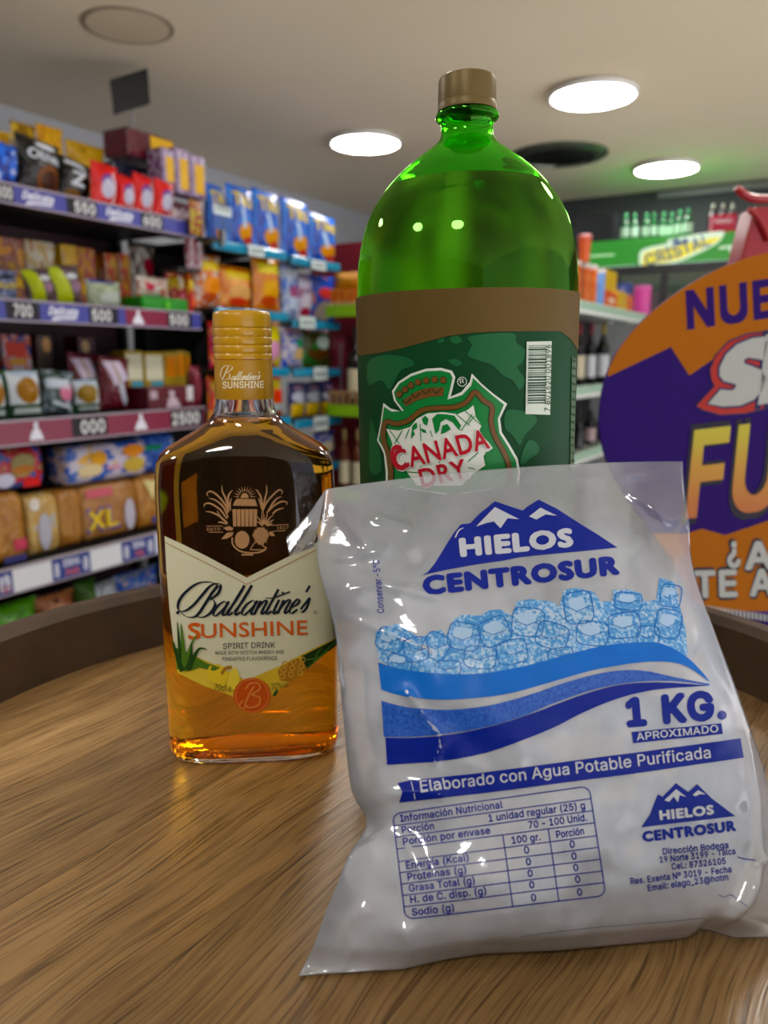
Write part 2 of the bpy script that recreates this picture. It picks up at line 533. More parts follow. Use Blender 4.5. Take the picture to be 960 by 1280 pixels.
def mat_oak():
    """oak boards of the barrel head: planks, long pores, pale ray flecks, a satin varnish"""
    m = bpy.data.materials.new('oak_head'); m.use_nodes = True; nt = m.node_tree; b = nt.nodes['Principled BSDF']
    L = nt.links.new
    tc = N(nt, 'ShaderNodeTexCoord')
    rot = N(nt, 'ShaderNodeMapping'); rot.inputs['Rotation'].default_value = (0, 0, radians(-56))
    L(tc.outputs['Object'], rot.inputs[0])           # x now runs along the boards
    sep = N(nt, 'ShaderNodeSeparateXYZ'); L(rot.outputs[0], sep.inputs[0])
    bd = N(nt, 'ShaderNodeMath', operation='DIVIDE'); bd.inputs[1].default_value = 0.092; L(sep.outputs['Y'], bd.inputs[0])
    fl = N(nt, 'ShaderNodeMath', operation='FLOOR'); L(bd.outputs[0], fl.inputs[0])
    fr = N(nt, 'ShaderNodeMath', operation='FRACT'); L(bd.outputs[0], fr.inputs[0])
    wn = N(nt, 'ShaderNodeTexWhiteNoise', noise_dimensions='1D'); L(fl.outputs[0], wn.inputs['W'])
    # shift each board's grain
    off = N(nt, 'ShaderNodeCombineXYZ'); L(wn.outputs['Value'], off.inputs['X']); L(wn.outputs['Value'], off.inputs['Z'])
    ad = N(nt, 'ShaderNodeVectorMath', operation='ADD'); L(rot.outputs[0], ad.inputs[0]); L(off.outputs[0], ad.inputs[1])
    # gentle waviness
    wv = N(nt, 'ShaderNodeTexNoise', i_Scale=5.0, i_Detail=2.0); L(ad.outputs[0], wv.inputs['Vector'])
    wsub = N(nt, 'ShaderNodeVectorMath', operation='MULTIPLY_ADD'); L(wv.outputs['Color'], wsub.inputs[0])
    wsub.inputs[1].default_value = (0.0, 0.035, 0.0); L(ad.outputs[0], wsub.inputs[2])
    def streak(sx, sy, detail, rough=0.6):
        mp = N(nt, 'ShaderNodeMapping'); mp.inputs['Scale'].default_value = (sx, sy, 1); L(wsub.outputs[0], mp.inputs[0])
        n = N(nt, 'ShaderNodeTexNoise', i_Scale=1.0, i_Detail=detail, i_Roughness=rough); L(mp.outputs[0], n.inputs['Vector'])
        return n
    broad = streak(5, 70, 4); fine = streak(14, 380, 3, 0.7); pores = streak(20, 1000, 1.0, 0.5); big = streak(3, 9, 3)
    base = ramp(nt, [(0.28, hx('#a58453')), (0.52, hx('#ba9460')), (0.74, hx('#cba874'))]); L(broad.outputs['Fac'], base.inputs[0])
    fr2 = ramp(nt, [(0.36, hx('#b39a78')), (0.52, hx('#ffffff'))]); L(fine.outputs['Fac'], fr2.inputs[0])
    mx = N(nt, 'ShaderNodeMix', data_type='RGBA', blend_type='MULTIPLY'); mx.inputs[0].default_value = 0.62
    L(base.outputs[0], mx.inputs[6]); L(fr2.outputs[0], mx.inputs[7])
    pr = ramp(nt, [(0.36, hx('#3a2816')), (0.43, hx('#ffffff'))]); L(pores.outputs['Fac'], pr.inputs[0])
    mx2 = N(nt, 'ShaderNodeMix', data_type='RGBA', blend_type='MULTIPLY'); mx2.inputs[0].default_value = 0.55
    L(mx.outputs[2], mx2.inputs[6]); L(pr.outputs[0], mx2.inputs[7])
    # pale ray flecks
    fm = N(nt, 'ShaderNodeMapping'); fm.inputs['Scale'].default_value = (16, 70, 1); fm.inputs['Rotation'].default_value = (0, 0, radians(12)); L(wsub.outputs[0], fm.inputs[0])
    fn = N(nt, 'ShaderNodeTexNoise', i_Scale=1.0, i_Detail=1.0); L(fm.outputs[0], fn.inputs['Vector'])
    fk = ramp(nt, [(0.67, (0, 0, 0, 1)), (0.70, (1, 1, 1, 1))]); L(fn.outputs['Fac'], fk.inputs[0])
    fkm = N(nt, 'ShaderNodeMath', operation='MULTIPLY'); fkm.inputs[1].default_value = 0.5; L(fk.outputs[0], fkm.inputs[0])
    mx3 = N(nt, 'ShaderNodeMix', data_type='RGBA'); mx3.inputs[7].default_value = hx('#c79a5e')
    L(fkm.outputs[0], mx3.inputs[0]); L(mx2.outputs[2], mx3.inputs[6])
    # board to board tone and broad stains
    tn = ramp(nt, [(0.0, hx('#c9c9c9')), (1.0, hx('#ffffff'))]); L(wn.outputs['Value'], tn.inputs[0])
    mx4 = N(nt, 'ShaderNodeMix', data_type='RGBA', blend_type='MULTIPLY'); mx4.inputs[0].default_value = 1.0
    L(mx3.outputs[2], mx4.inputs[6]); L(tn.outputs[0], mx4.inputs[7])
    st = ramp(nt, [(0.38, hx('#a89c8c')), (0.60, hx('#ffffff'))]); L(big.outputs['Fac'], st.inputs[0])
    mx5 = N(nt, 'ShaderNodeMix', data_type='RGBA', blend_type='MULTIPLY'); mx5.inputs[0].default_value = 0.55
    L(mx4.outputs[2], mx5.inputs[6]); L(st.outputs[0], mx5.inputs[7])
    # seams between boards
    sm = ramp(nt, [(0.0, hx('#3a2717')), (0.016, hx('#ffffff'))]); L(fr.outputs[0], sm.inputs[0])
    mx6 = N(nt, 'ShaderNodeMix', data_type='RGBA', blend_type='MULTIPLY'); mx6.inputs[0].default_value = 0.7
    L(mx5.outputs[2], mx6.inputs[6]); L(sm.outputs[0], mx6.inputs[7])
    L(mx6.outputs[2], b.inputs['Base Color'])
    rr = ramp(nt, [(0.3, (0.42,) * 3 + (1,)), (0.7, (0.28,) * 3 + (1,))]); L(fine.outputs['Fac'], rr.inputs[0]); L(rr.outputs[0], b.inputs['Roughness'])
    b.inputs['Specular IOR Level'].default_value = 0.5
    bp = N(nt, 'ShaderNodeBump', i_Strength=0.35, i_Distance=0.0006); L(pores.outputs['Fac'], bp.inputs['Height']); L(bp.outputs[0], b.inputs['Normal'])
    return m
M_CEIL = mat_noise('ceiling_paint', '#efe2c8', '#f2e7d0', 1.2, 0.75)
M_WALL = mat_noise('wall_paint', '#b9bcc4', '#c2c5cc', 2.0, 0.7)
M_DARKWALL = mat_noise('dark_wall_paint', '#3d3f44', '#45474c', 2.0, 0.7)
M_OAK = mat_oak()
M_STAVE = mat_noise('stave_wood', '#3b2b1e', '#58432e', 14.0, 0.55, 0.3)
M_STEEL = pmat('hoop_steel', '#5b5650', 0.45, 0.9)
M_BLACK = pmat('black_plastic', '#141414', 0.45)
M_DARK = pmat('dark_metal', '#1d1a1c', 0.5)
M_WHITE = pmat('white_enamel', '#e8e8e6', 0.4)
M_GREY = pmat('grey_metal', '#8b8b90', 0.4, 0.6)
M_MAROON = pmat('maroon_panel', '#6a0a1c', 0.45)
M_DMAROON = pmat('dark_maroon', '#33101a', 0.5)

# ---------------------------------------------------------------- the room
def structure(name, mb, mat, **kw):
    o = mb.build(name, mat, smooth=False, **kw); o['kind'] = 'structure'; return o
KC = (CEIL - CZ) / 0.85            # room scale that keeps ceiling and walls in line
XB, YL = 4.30 * KC, 2.563 * KC             # back wall and left wall in room coordinates
X0, Y0 = -2.6, -2.4
mb = MB(); mb.add([room(X0, Y0, 0), room(XB, Y0, 0), room(XB, YL, 0), room(X0, YL, 0), room(X0, Y0, -.1), room(XB, Y0, -.1), room(XB, YL, -.1), room(X0, YL, -.1)],
       [(0, 1, 2, 3), (7, 6, 5, 4), (0, 4, 5, 1), (1, 5, 6, 2), (2, 6, 7, 3), (3, 7, 4, 0)])
structure('floor', mb, mat_tiles('floor_tiles', '#c9c2b4', '#d0c9bb'))
mb = MB(); mb.add([room(X0, Y0, CEIL), room(XB, Y0, CEIL), room(XB, YL, CEIL), room(X0, YL, CEIL), room(X0, Y0, CEIL + .1), room(XB, Y0, CEIL + .1), room(XB, YL, CEIL + .1), room(X0, YL, CEIL + .1)],
       [(3, 2, 1, 0), (4, 5, 6, 7), (0, 1, 5, 4), (1, 2, 6, 5), (2, 3, 7, 6), (3, 0, 4, 7)])
structure('ceiling', mb, M_CEIL)
def wall_box(name, x0, x1, y0, y1, mat, z0=0, z1=CEIL):
    mb = MB(); c = [room(x, y, z) for z in (z0, z1) for y in (y0, y1) for x in (x0, x1)]
    mb.add(c, [(0, 2, 3, 1), (4, 5, 7, 6), (0, 1, 5, 4), (2, 6, 7, 3), (0, 4, 6, 2), (1, 3, 7, 5)])
    return structure(name, mb, mat)
wall_box('wall_left', X0, XB + .1, YL, YL + .1, M_WALL)
wall_box('wall_back', XB, XB + .1, Y0, YL, M_DARKWALL)
wall_box('wall_front', X0 - .1, X0, Y0, YL, mat_noise('front_wall_paint', '#544838', '#5c5040', 2.0, .7))
wall_box('trim_1', XB - .03, XB, Y0, 1.1, M_GREY, CEIL - .05, CEIL - .012)

M_LAMP = pmat('lamp_diffuser', '#ffffff', 0.4, emit=(1.0, 0.98, 0.94), estr=LAMP_POWER)
def ceiling_light(x, y, label, group='round ceiling lamps'):
    t = thing('ceiling_light', label, 'ceiling light', (x, y, CEIL), 0, group)
    MB().lathe([(r * KC, z) for r, z in ((0.118, 0.0), (0.118, -0.012), (0.142, -0.014), (0.142, -0.024), (0.137, -0.028), (0.130, -0.028), (0.130, -0.020), (0.0, -0.020))], 48, caps=(True, False)).build('housing', M_WHITE, t)
    MB().lathe([(r * KC, z) for r, z in ((0.0, -0.0225), (0.129, -0.0225), (0.129, -0.0285), (0.110, -0.0305), (0.0, -0.0315))], 48, caps=(False, False)).build('diffuser', M_LAMP, t)
    return t
for px, py, lb in ((457, 180, 'round white ceiling lamp above the blue chip bags, left of the green bottle cap'),
                   (741, 121, 'round white ceiling lamp nearest the camera, right of the green bottle cap'),
                   (833, 212, 'round white ceiling lamp above the green fridge header')):
    p = on_z(px, py, CEIL - 0.025); ceiling_light(p.x, p.y, lb)
for xr, yr, lb in ((1.56, .82, 'round white ceiling lamp right above the barrel'), (1.56, -.11, 'round white ceiling lamp right of the barrel'),
                   (.42, 1.75, 'round white ceiling lamp over the left aisle'),
                   (-.72, .82, 'round white ceiling lamp behind the camera'), (-.72, -.11, 'round white ceiling lamp behind the camera to the right')):
    p = room(xr * KC, yr * KC, 0); ceiling_light(p.x, p.y, lb)
p = on_z(160, 32, CEIL)
t = thing('ceiling_cover', 'unlit round beige cover flush in the ceiling, top left', 'ceiling cover', (p.x, p.y, CEIL))
M_CEIL2 = mat_noise('cover_plate', '#d6c8ae', '#dccfb6', 3, 0.7)
MB().lathe([(r * KC, z) for r, z in ((0.116, 0.0), (0.116, -0.003), (0.112, -0.005), (0.106, -0.005), (0.105, -0.002), (0.0, -0.002))], 48, caps=(True, False)).build('rim', mat_noise('cover_rim', '#8f836f', '#988c78', 3, 0.7), t)
MB().lathe([(r * KC, z) for r, z in ((0.0, -0.003), (0.104, -0.003), (0.104, -0.005), (0.0, -0.006))], 48, caps=(False, False)).build('plate', M_CEIL2, t)
p = on_z(698, 193, CEIL)
t = thing('ceiling_vent', 'round black air vent in the ceiling beside the green bottle neck', 'vent', (p.x, p.y, CEIL))
MB().lathe([(r * KC, z) for r, z in ((0.205, 0.0), (0.205, -0.006), (0.195, -0.014), (0.150, -0.020), (0.147, -0.002))], 48, caps=(True, False)).build('rim', pmat('vent_rim', '#6d7468', 0.25, 0.7), t)
MB().lathe([(r * KC, z) for r, z in ((0.148, -0.001), (0.148, -0.012), (0.0, -0.012))], 48, caps=(True, False)).build('recess', M_BLACK, t)
for k in range(3):
    r = 0.120 - 0.04 * k
    MB().lathe([(q * KC, z) for q, z in ((r, -0.013), (r - 0.018, -0.019), (r - 0.020, -0.017), (r - 0.004, -0.012))], 40, close=True).build('louvre', M_BLACK, t)

# ---------------------------------------------------------------- the barrel
BC = Vector((0.0, 0.417, 0.0)); BR = 0.312
barrel = thing('wine_barrel', 'upright oak wine barrel used as a table', 'barrel', (BC.x, BC.y, 0))
MB().lathe([(0.0, ZT - 0.03), (BR, ZT - 0.03), (BR, ZT), (0.0, ZT)], 96, caps=(False, False)).build('barrel_head', M_OAK, barrel)
hz = ZT + 0.052
prof = [(BR - .03, 0.0), (BR + .022, 0.0)]
for i in range(1, 24):
    z = hz * i / 24; k = sin(pi * z / hz)
    prof.append((BR + 0.022 + 0.075 * k, z))
prof += [(BR + 0.022, hz - 0.002), (BR + 0.018, hz), (BR + 0.006, hz), (BR + 0.0005, hz - 0.006), (BR + 0.0005, ZT - 0.035), (BR - .03, ZT - 0.04)]
st = MB().lathe(prof, 96, close=True).build('staves', M_STAVE, barrel)
for z0, w in ((hz - 0.075, 0.045), (hz - 0.21, 0.045), (0.17, 0.045), (0.03, 0.045)):
    k0, k1 = sin(pi * z0 / hz), sin(pi * (z0 + w) / hz)
    MB().lathe([(BR + .0225 + .075 * k0, z0), (BR + .0255 + .075 * k0, z0), (BR + .0255 + .075 * k1, z0 + w), (BR + .0225 + .075 * k1, z0 + w)], 72, close=True).build('hoop', M_STEEL, barrel)
# ---------------------------------------------------------------- whisky bottle
def glass(name, col, rough=0.0, ior=1.5):
    m = bpy.data.materials.new(name); m.use_nodes = True; nt = m.node_tree
    for n in list(nt.nodes):
        if n.type == 'BSDF_PRINCIPLED': nt.nodes.remove(n)
    g = N(nt, 'ShaderNodeBsdfGlass'); g.inputs['Color'].default_value = col; g.inputs['Roughness'].default_value = rough; g.inputs['IOR'].default_value = ior
    nt.links.new(g.outputs[0], nt.nodes['Material Output'].inputs['Surface'])
    return m
def add_absorb(m, col, dens):
    nt = m.node_tree; a = N(nt, 'ShaderNodeVolumeAbsorption'); a.inputs['Color'].default_value = col; a.inputs['Density'].default_value = dens
    nt.links.new(a.outputs[0], nt.nodes['Material Output'].inputs['Volume'])
    return m
M_CLEAR = glass('clear_glass', (1, 1, 1, 1))
M_WHISKY = [glass('amber_spirit', (0.98, 0.71, 0.15, 1), 0, 1.36 / 1.5), glass('spirit_surface', (1, 0.9, 0.7, 1), 0, 1.36)]
WD, WCX = 0.476, 310.0
wcx = on_y(WCX, 620, WD).x
WYAW = radians(5)
def wz(py): return on_y(480, py, WD).z
def wa(py, half): return half * (on_y(481, py, WD).x - on_y(480, py, WD).x)
# (pixel row, half width in pixels, depth ratio, squareness) from the lip down
WS = [(497, 35.5, 1.0, 2.0), (507, 36.5, 1.0, 2.0), (516, 39.5, .98, 2.0), (523, 43.5, .93, 2.1), (529, 49, .86, 2.2), (538, 63, .75, 2.5), (547, 79, .66, 2.9),
      (556, 94, .60, 3.4), (564, 102.5, .57, 3.9), (574, 106.5, .56, 4.3), (588, 108, .56, 4.6), (612, 108.4, .56, 4.8)]
WL = [(wz(py), wa(py, h), wa(py, h) * d, n) for py, h, d, n in WS]
af, bf = WL[-1][1], WL[-1][2]
for k in range(1, 13): WL.append((WL[-1][0] + 0, af, bf, 4.8))
z_a = WL[11][0]
zb = ZT + 0.0005
for k in range(1, 13): WL[11 + k] = (z_a + (zb + 0.016 - z_a) * k / 12, af, bf, 4.8)
WL += [(zb + 0.013, af * .999, bf * .998, 4.7), (zb + 0.011, af * .998, bf * .996, 4.7), (zb + 0.009, af * .995, bf * .99, 4.6), (zb + 0.004, af * .975, bf * .96, 4.3), (zb + 0.001, af * .94, bf * .90, 4.0), (zb, af * .90, bf * .84, 3.8)]
def wring(z, a, b, n, shrink=0.0, m=112):
    out = []
    a -= shrink; b -= shrink
    for i in range(m):
        t = 2 * pi * i / m
        c, s = cos(t), sin(t)
        x = a * (abs(c) ** (2 / n)) * (1 if c >= 0 else -1); y = b * (abs(s) ** (2 / n)) * (1 if s >= 0 else -1)
        if z < zb + .0135 and z > zb + .0005: k = 1 + .006 * sin(i * 2.1 + z * 2600); x *= k; y *= k      # stippled heel
        X = x * cos(WYAW) - y * sin(WYAW); Y = x * sin(WYAW) + y * cos(WYAW)
        out.append(Vector((wcx + X, WD + Y, z)))
    return out
whisky = thing('spirit_bottle', 'rectangular glass bottle of amber spirit drink with yellow cap and cream label', 'bottle', (wcx, WD, ZT))
outer = [wring(*s) for s in WL]
rings = [wring(zz, a, b, n, 0.0) for zz, a, b, n in WL]
inner = []
for zz, a, b, n in WL:
    if zz > zb + 0.020: inner.append((zz, a, b, n))
inner += [(zb + 0.010, af * .99, bf * .975, 4.6), (zb + 0.0060, af * .965, bf * .94, 4.2), (zb + 0.0040, af * .91, bf * .87, 3.8), (zb + 0.0036, af * .78, bf * .70, 3.4), (zb + 0.0085, af * .4, bf * .36, 3.0)]
TH = 0.0030
irings = [wring(zz, a, b, n, TH) for zz, a, b, n in inner]
LEVEL = wz(525)
mb = MB()
up = [r for r, q in zip(irings, inner) if q[0] > LEVEL + .0005]
lev = wring(LEVEL, WL[3][1], WL[3][2], WL[3][3], TH)
base_cap = len(rings[0])
mb.loft(rings[::-1] + up + [lev], caps=False)
mb.f.append(tuple(range(base_cap - 1, -1, -1))); mb.m.append(0)
mb.build('glass_body', M_CLEAR, whisky, world=True, angle=60)
wskin_mb = MB().loft(outer, caps=False)
WSKIN = Skin(wskin_mb.v, wskin_mb.f, (311, 720))
# the spirit touches the glass: its side is the glass-to-spirit boundary, its top meets the air
lr = [lev] + [r for r, q in zip(irings, inner) if q[0] < LEVEL - .0005]
mb = MB().loft(lr, caps=True)
mb.m[-2] = 1
mb.build('spirit', M_WHISKY, whisky, world=True, angle=60)
# screw cap and sleeve
M_YCAP = pmat('yellow_cap', '#c4900f', 0.30, coat=0.3)
M_YSLV = pmat('yellow_sleeve', '#b8860f', 0.38)
def wlathe(rows, name, mat, n=72, inner_r=None):
    prof = [(wa(py, h), wz(py)) for py, h in rows]
    return MB().lathe(prof, n, wcx, WD, caps=(True, True)).build(name, mat, whisky, world=True, angle=50)
cap_rows = [(449, 36.2), (446, 36.4)]
for py in (442, 432, 421.5, 411):
    cap_rows += [(py + 3.2, 36.3), (py + 1.0, 36.0), (py, 35.2), (py - 1.0, 36.0), (py - 3.2, 36.3)]
cap_rows += [(399, 36.0), (394, 35.6), (391, 34.5), (389.8, 32.5), (389.2, 28)]
wlathe(cap_rows, 'screw_cap', M_YCAP)
slv = [(498, 36.4), (497.6, 36.6), (470, 36.0), (450, 35.6), (449.6, 35.0)]
wlathe(slv, 'cap_sleeve', M_YSLV)
sm_ = MB().lathe([(wa(py, h), wz(py)) for py, h in slv], 72, wcx, WD, caps=(False, False))
SSKIN = Skin(sm_.v, sm_.f, (307, 472))
cm_ = MB().lathe([(wa(py, h) , wz(py)) for py, h in ((449, 36.3), (391, 36.3))], 72, wcx, WD, caps=(False, False))
CSKIN = Skin(cm_.v, cm_.f, (303, 420))

# cursive lettering drawn stroke by stroke with a broad nib
def cursive(word, x, y, s, dx, dy, slant, thin, thick, n=6):
    G = {'a': ([[(.72, .80), (.50, 1.0), (.18, .78), (.02, .35), (.12, .03), (.35, .05), (.68, .55), (.80, 1.0)], [(.80, 1.0), (.70, .30), (.76, .02), (.92, .06), (1.02, .22)]], .98),
         'l': ([[(.0, .22), (.25, .9), (.42, 1.7), (.46, 2.1)], [(.46, 2.1), (.22, .9), (.10, .20), (.20, .0), (.44, .22)]], .52),
         'n': ([[(.06, .98), (.04, .5), (.0, .02)], [(.02, .35), (.25, .85), (.46, 1.0), (.54, .80), (.46, .25), (.54, .0), (.74, .20)]], .74),
         't': ([[(.26, 1.65), (.14, .9), (.06, .20), (.18, .0), (.42, .22)], [(-.12, 1.02), (.46, 1.08)]], .50),
         'T': ([[(.26, 1.75), (.14, .9), (.06, .20), (.18, .0), (.42, .22)], [(-.42, 1.16), (.2, 1.16), (1.15, 1.55)]], .50),
         'i': ([[(.12, 1.0), (.06, .25), (.14, .0), (.36, .20)], [(.17, 1.42), (.19, 1.54)]], .40),
         'e': ([[(.06, .42), (.40, .62), (.46, .90), (.28, 1.0), (.06, .62), (.06, .15), (.28, .0), (.58, .28)]], .58),
         's': ([[(.0, .22), (.22, .75), (.34, 1.08), (.40, .72), (.40, .28), (.22, .0), (.02, .08)]], .48),
         "'": ([[(.18, 2.0), (.10, 1.5)]], .22)}
    out = []
    ux, uy = dx / sqrt(dx * dx + dy * dy), dy / sqrt(dx * dx + dy * dy)
    for ch in word:
        strokes, adv = G[ch]
        for st in strokes:
            pts = []
            for a, b in st:
                aa = (a + slant * b) * s; bb = b * s
                pts.append((x + ux * aa + uy * bb, y + uy * aa - ux * bb))
            k = sqrt(1 + slant * slant)
            out.append(stroke(pts, thick, n, pen=(thin, thick, -slant / k * ux - uy / k * 0, 1 / k)))
        x += ux * adv * s; y += uy * adv * s
    return merge(*out), (x, y)
K_NAVY, K_ORANGE, K_CREAM = ink('navy', '#16202e'), ink('orange', '#d85f14'), ink('cream_print', '#efe3c0')
M_LABEL = mat_noise('cream_label_paper', '#dcdab8', '#e0dec0', 40, 0.5)
lab = [(206, 670), (230, 681), (260, 696), (308.5, 722), (340, 706), (370, 691), (400, 676), (421, 665), (421, 720), (421, 760), (420, 797), (380, 817), (352, 832), (308, 851), (270, 832), (240, 819), (218, 810), (212, 760), (208, 710)]
label = WSKIN.put('front_label', poly(lab), M_LABEL, whisky, 1, 5)
def on_label(name, shape, mat, layer=3, cell=6): return WSKIN.put(name, shape, mat, label, layer, cell)
# fruit band below the label
band = poly([(218, 808), (240, 818), (270, 831), (308, 850), (352, 831), (380, 816), (421, 796), (420, 806), (400, 822), (375, 843), (350, 861), (336, 872), (300, 874), (280, 866), (255, 857), (222, 841)])
bd = WSKIN.put('fruit_band', band, mat_noise('yellow_fruit_print', '#d8b520', '#e6c93a', 60, 0.5), whisky, 2, 5, 'printed band of pineapple pieces and leaves')
def on_band(name, shape, mat, layer=4): return WSKIN.put(name, shape, mat, bd, layer, 6)
K_LEAF, K_LEAF2, K_PINE, K_DGREEN = ink('leaf', '#4f7a1f'), ink('leaf_dark', '#244a18'), ink('pineapple_skin', '#b07a1e'), ink('deep_leaf', '#1f3a14')
on_band('leaf_print', poly([(218, 808), (238, 816), (258, 828), (276, 834), (268, 838), (250, 834), (238, 838), (222, 836)]), K_LEAF, 4)
for i, (pts, c) in enumerate(((([(230, 835), (226, 815), (224, 795), (222.5, 777)]), K_LEAF2), ([(231, 836), (230, 812), (228, 790), (227, 779)], K_LEAF), ([(233, 838), (236, 818), (241, 802), (247, 793)], K_LEAF),
                        ([(229, 838), (223, 822), (219, 808), (217, 800)], K_LEAF2), ([(236, 836), (243, 820), (250, 810), (259, 811)], K_LEAF2), ([(234, 836), (238, 826), (240, 812), (240, 803)], K_LEAF2))):
    WSKIN.put('pineapple_leaf', stroke(pts, 6.5, 6, taper=2), c, bd, 5 + i * 0.2, 6)
on_band('pine_chunk', poly([(258, 840), (262, 832), (272, 829), (280, 833), (286, 842), (280, 858), (262, 850)]), ink('pine_yellow', '#eacd2a'), 4)
on_band('pine_chunk', poly([(285, 845), (289, 836), (296, 834), (300, 846), (297, 862), (284, 860)]), ink('pine_yellow2', '#f0d63e'), 4.4)
on_band('pine_rind', stroke([(277, 842), (282, 835), (290, 833)], 4), K_PINE, 5)
on_band('pineapple_skin', poly([(347, 838), (352, 832), (372, 822), (382, 826), (384, 836), (374, 843), (362, 852), (350, 850)]), K_PINE, 4)
for i in range(9):
    on_band('pineapple_eye', ringpoly(353 + (i % 3) * 11 + (i // 3) * 1.5, 845 - (i // 3) * 8 - (i % 3) * 2.5, 3.2, 1.2, 10), ink('pine_eye', '#d8a838'), 4.6)
on_band('dark_leaf', poly([(376, 820), (400, 808), (421, 797), (420, 806), (402, 820), (384, 836)]), K_DGREEN, 4.2)
for pts in ([(384, 834), (398, 822), (416, 803)], [(380, 824), (395, 822), (408, 814)], [(392, 827), (396, 816), (402, 810)]):
    WSKIN.put('leaf_vein', stroke(pts, 1.6), K_LEAF, bd, 5, 6)
on_band('dark_leaf', poly([(341, 868), (346, 860), (348, 864), (344, 870)]), K_LEAF2, 4.2)
WSKIN.put('volume_text', text_px('70cl e', (268, 862), (289, 863.5), 8, 0.0), ink('olive_text', '#4b4a1a'), bd, 6, None)
WSKIN.put('strength_text', text_px('30%vol', (340, 861), (361, 858), 7.5, 0.0), ink('olive_text', '#4b4a1a'), bd, 6, None)
# round seal
WSKIN.put('seal', poly(ellipse(315.5, 868, 23.5, 22)), ink('seal_orange', '#cf5412'), label, 8, 6)
WSKIN.put('seal_ring', ringpoly(315.5, 868, 20.5, 0.9), ink('seal_line', '#e58a3e'), label, 10, 6)
bpts = [[(318, 856), (312, 866), (306, 880)], [(304, 874), (300, 880), (303, 884), (310, 880)], [(307, 860), (313, 853), (323, 853), (325, 860), (315, 867), (325, 870), (323, 880), (312, 883), (306, 880)]]
WSKIN.put('seal_letter', merge(*[stroke(b, 2.0, 6) for b in bpts]), ink('seal_line', '#e58a3e'), label, 10, 6)
# label frame lines
for off in (7.0,):
    ln = [(207.5, 678), (230, 689.5), (260, 704.5), (308.5, 730), (340, 714.5), (370, 699.5), (400, 684.5), (419, 675)]
    on_label('frame_line', stroke(ln, 0.9, 1, smooth=False), ink('gold_line', '#b98a4a'), 3)
# name in script
shape1, end = cursive('allanTine', 265.0, 769.5, 17.6, 500, -16, 0.45, 0.8, 3.3)
s2, _ = cursive("'s", end[0] + .5, end[1] - 1, 16.5, 500, -16, 0.45, 0.8, 3.0)
Bs = [stroke(p, 3, 8, pen=(.9, 3.9, -.42, .9)) for p in (
    [(273, 731), (265, 741), (257, 754), (249, 766), (242, 771), (233, 770), (225, 764), (222, 767)],
    [(272, 731), (262, 727), (247, 729), (232, 740), (224, 752), (224, 762), (232, 763), (243, 755), (254, 742), (262, 733), (270, 729), (276, 731), (273, 741), (264, 748), (258, 749)],
    [(258, 749), (266, 749), (269, 756), (263, 766), (254, 771), (246, 770)])]
on_label('name_script', merge(shape1, s2, *Bs), K_NAVY, 4)
on_label('registered_mark', ringpoly(394, 765, 1.8, 0.6, 12), K_NAVY, 4)
on_label('name_second_line', text_px('SUNSHINE', (236.5, 797.5), (384.5, 792.5), 17.5, 0.012, False), K_ORANGE, 4)
on_label('name_initial', text_px('S', (235.5, 798.5), (252, 798), 20, 0.012, False), K_ORANGE, 4.3)
on_label('type_text', text_px('SPIRIT DRINK', (279, 810.5), (344, 809.0), 7.0, 0.0, True), K_NAVY, 4, None)
on_label('small_text', text_px('MADE WITH SCOTCH WHISKY AND', (269.5, 817.8), (355, 816.4), 4.4, 0.0, True), K_NAVY, 4, None)
on_label('small_text', text_px('PINEAPPLE FLAVOURINGS', (278, 825.6), (346.5, 824.2), 4.6, 0.0, True), K_NAVY, 4, None)
# neck sleeve print
cs, _ = cursive("allantine's", 288.5, 475.3, 5.2, 100, -2, .40, .4, 1.25, 4)
Bn = [stroke([(x, y - 1.5) for x, y in p], 1.4, 6, pen=(.4, 1.35, -.35, .9)) for p in ([(286, 459), (282, 468), (278, 477)], [(279, 476), (276, 470), (279, 461), (286, 458), (291, 461), (286, 466), (281, 467)], [(283, 466.5), (287.5, 469.5), (286, 475), (280, 476)])]
SSKIN.put('sleeve_script', merge(cs, *Bn), K_CREAM, whisky, 1.5, 6)
SSKIN.put('sleeve_text', text_px('SUNSHINE', (278.5, 485.5), (329.5, 484.5), 8.2, 0.035, True), K_CREAM, whisky, 1.5, 6)
CSKIN.put('cap_lettering', text_px('SCOTLAND   PREMIUM', (283, 422.5), (321, 422), 3.6, 0.01, True), ink('cap_print', '#e0b23a'), whisky, 1.2, None)
# etched drawing on the glass: barrel, sun, grasses, pineapple
K_ETCH = ink('etch', '#b98a5c', 0.5)
def ez(x, y): return (240 + x / 6.857, 590 + y / 6.857)
def est(pts, w, taper=0): return stroke([ez(*p) for p in pts], w / 6.857, 6, taper=taper)
et = []
et.append(poly([ez(*p) for p in ((385, 228), (540, 232), (552, 262), (560, 292), (350, 288), (362, 258))]))
for a in range(6):
    x0 = 347 + a * 36; x1 = x0 + 32
    et.append(poly([ez(x0, 318), ez(x1, 318), ez(x1 - 2 + (2.5 - a) * 1.5, 466), ez(x0 + 3 + (2.5 - a) * 1.5, 466)]))
et.append(poly([ez(452 + 34 * cos(t), 222 - 42 * sin(t)) for t in [pi * i / 14 for i in range(15)]]))
for i in range(11):
    t = pi * (0.03 + 0.94 * i / 10)
    et.append(est([(452 + 50 * cos(t), 218 - 54 * sin(t)), (452 + 98 * cos(t), 218 - 98 * sin(t))], 9, 2))
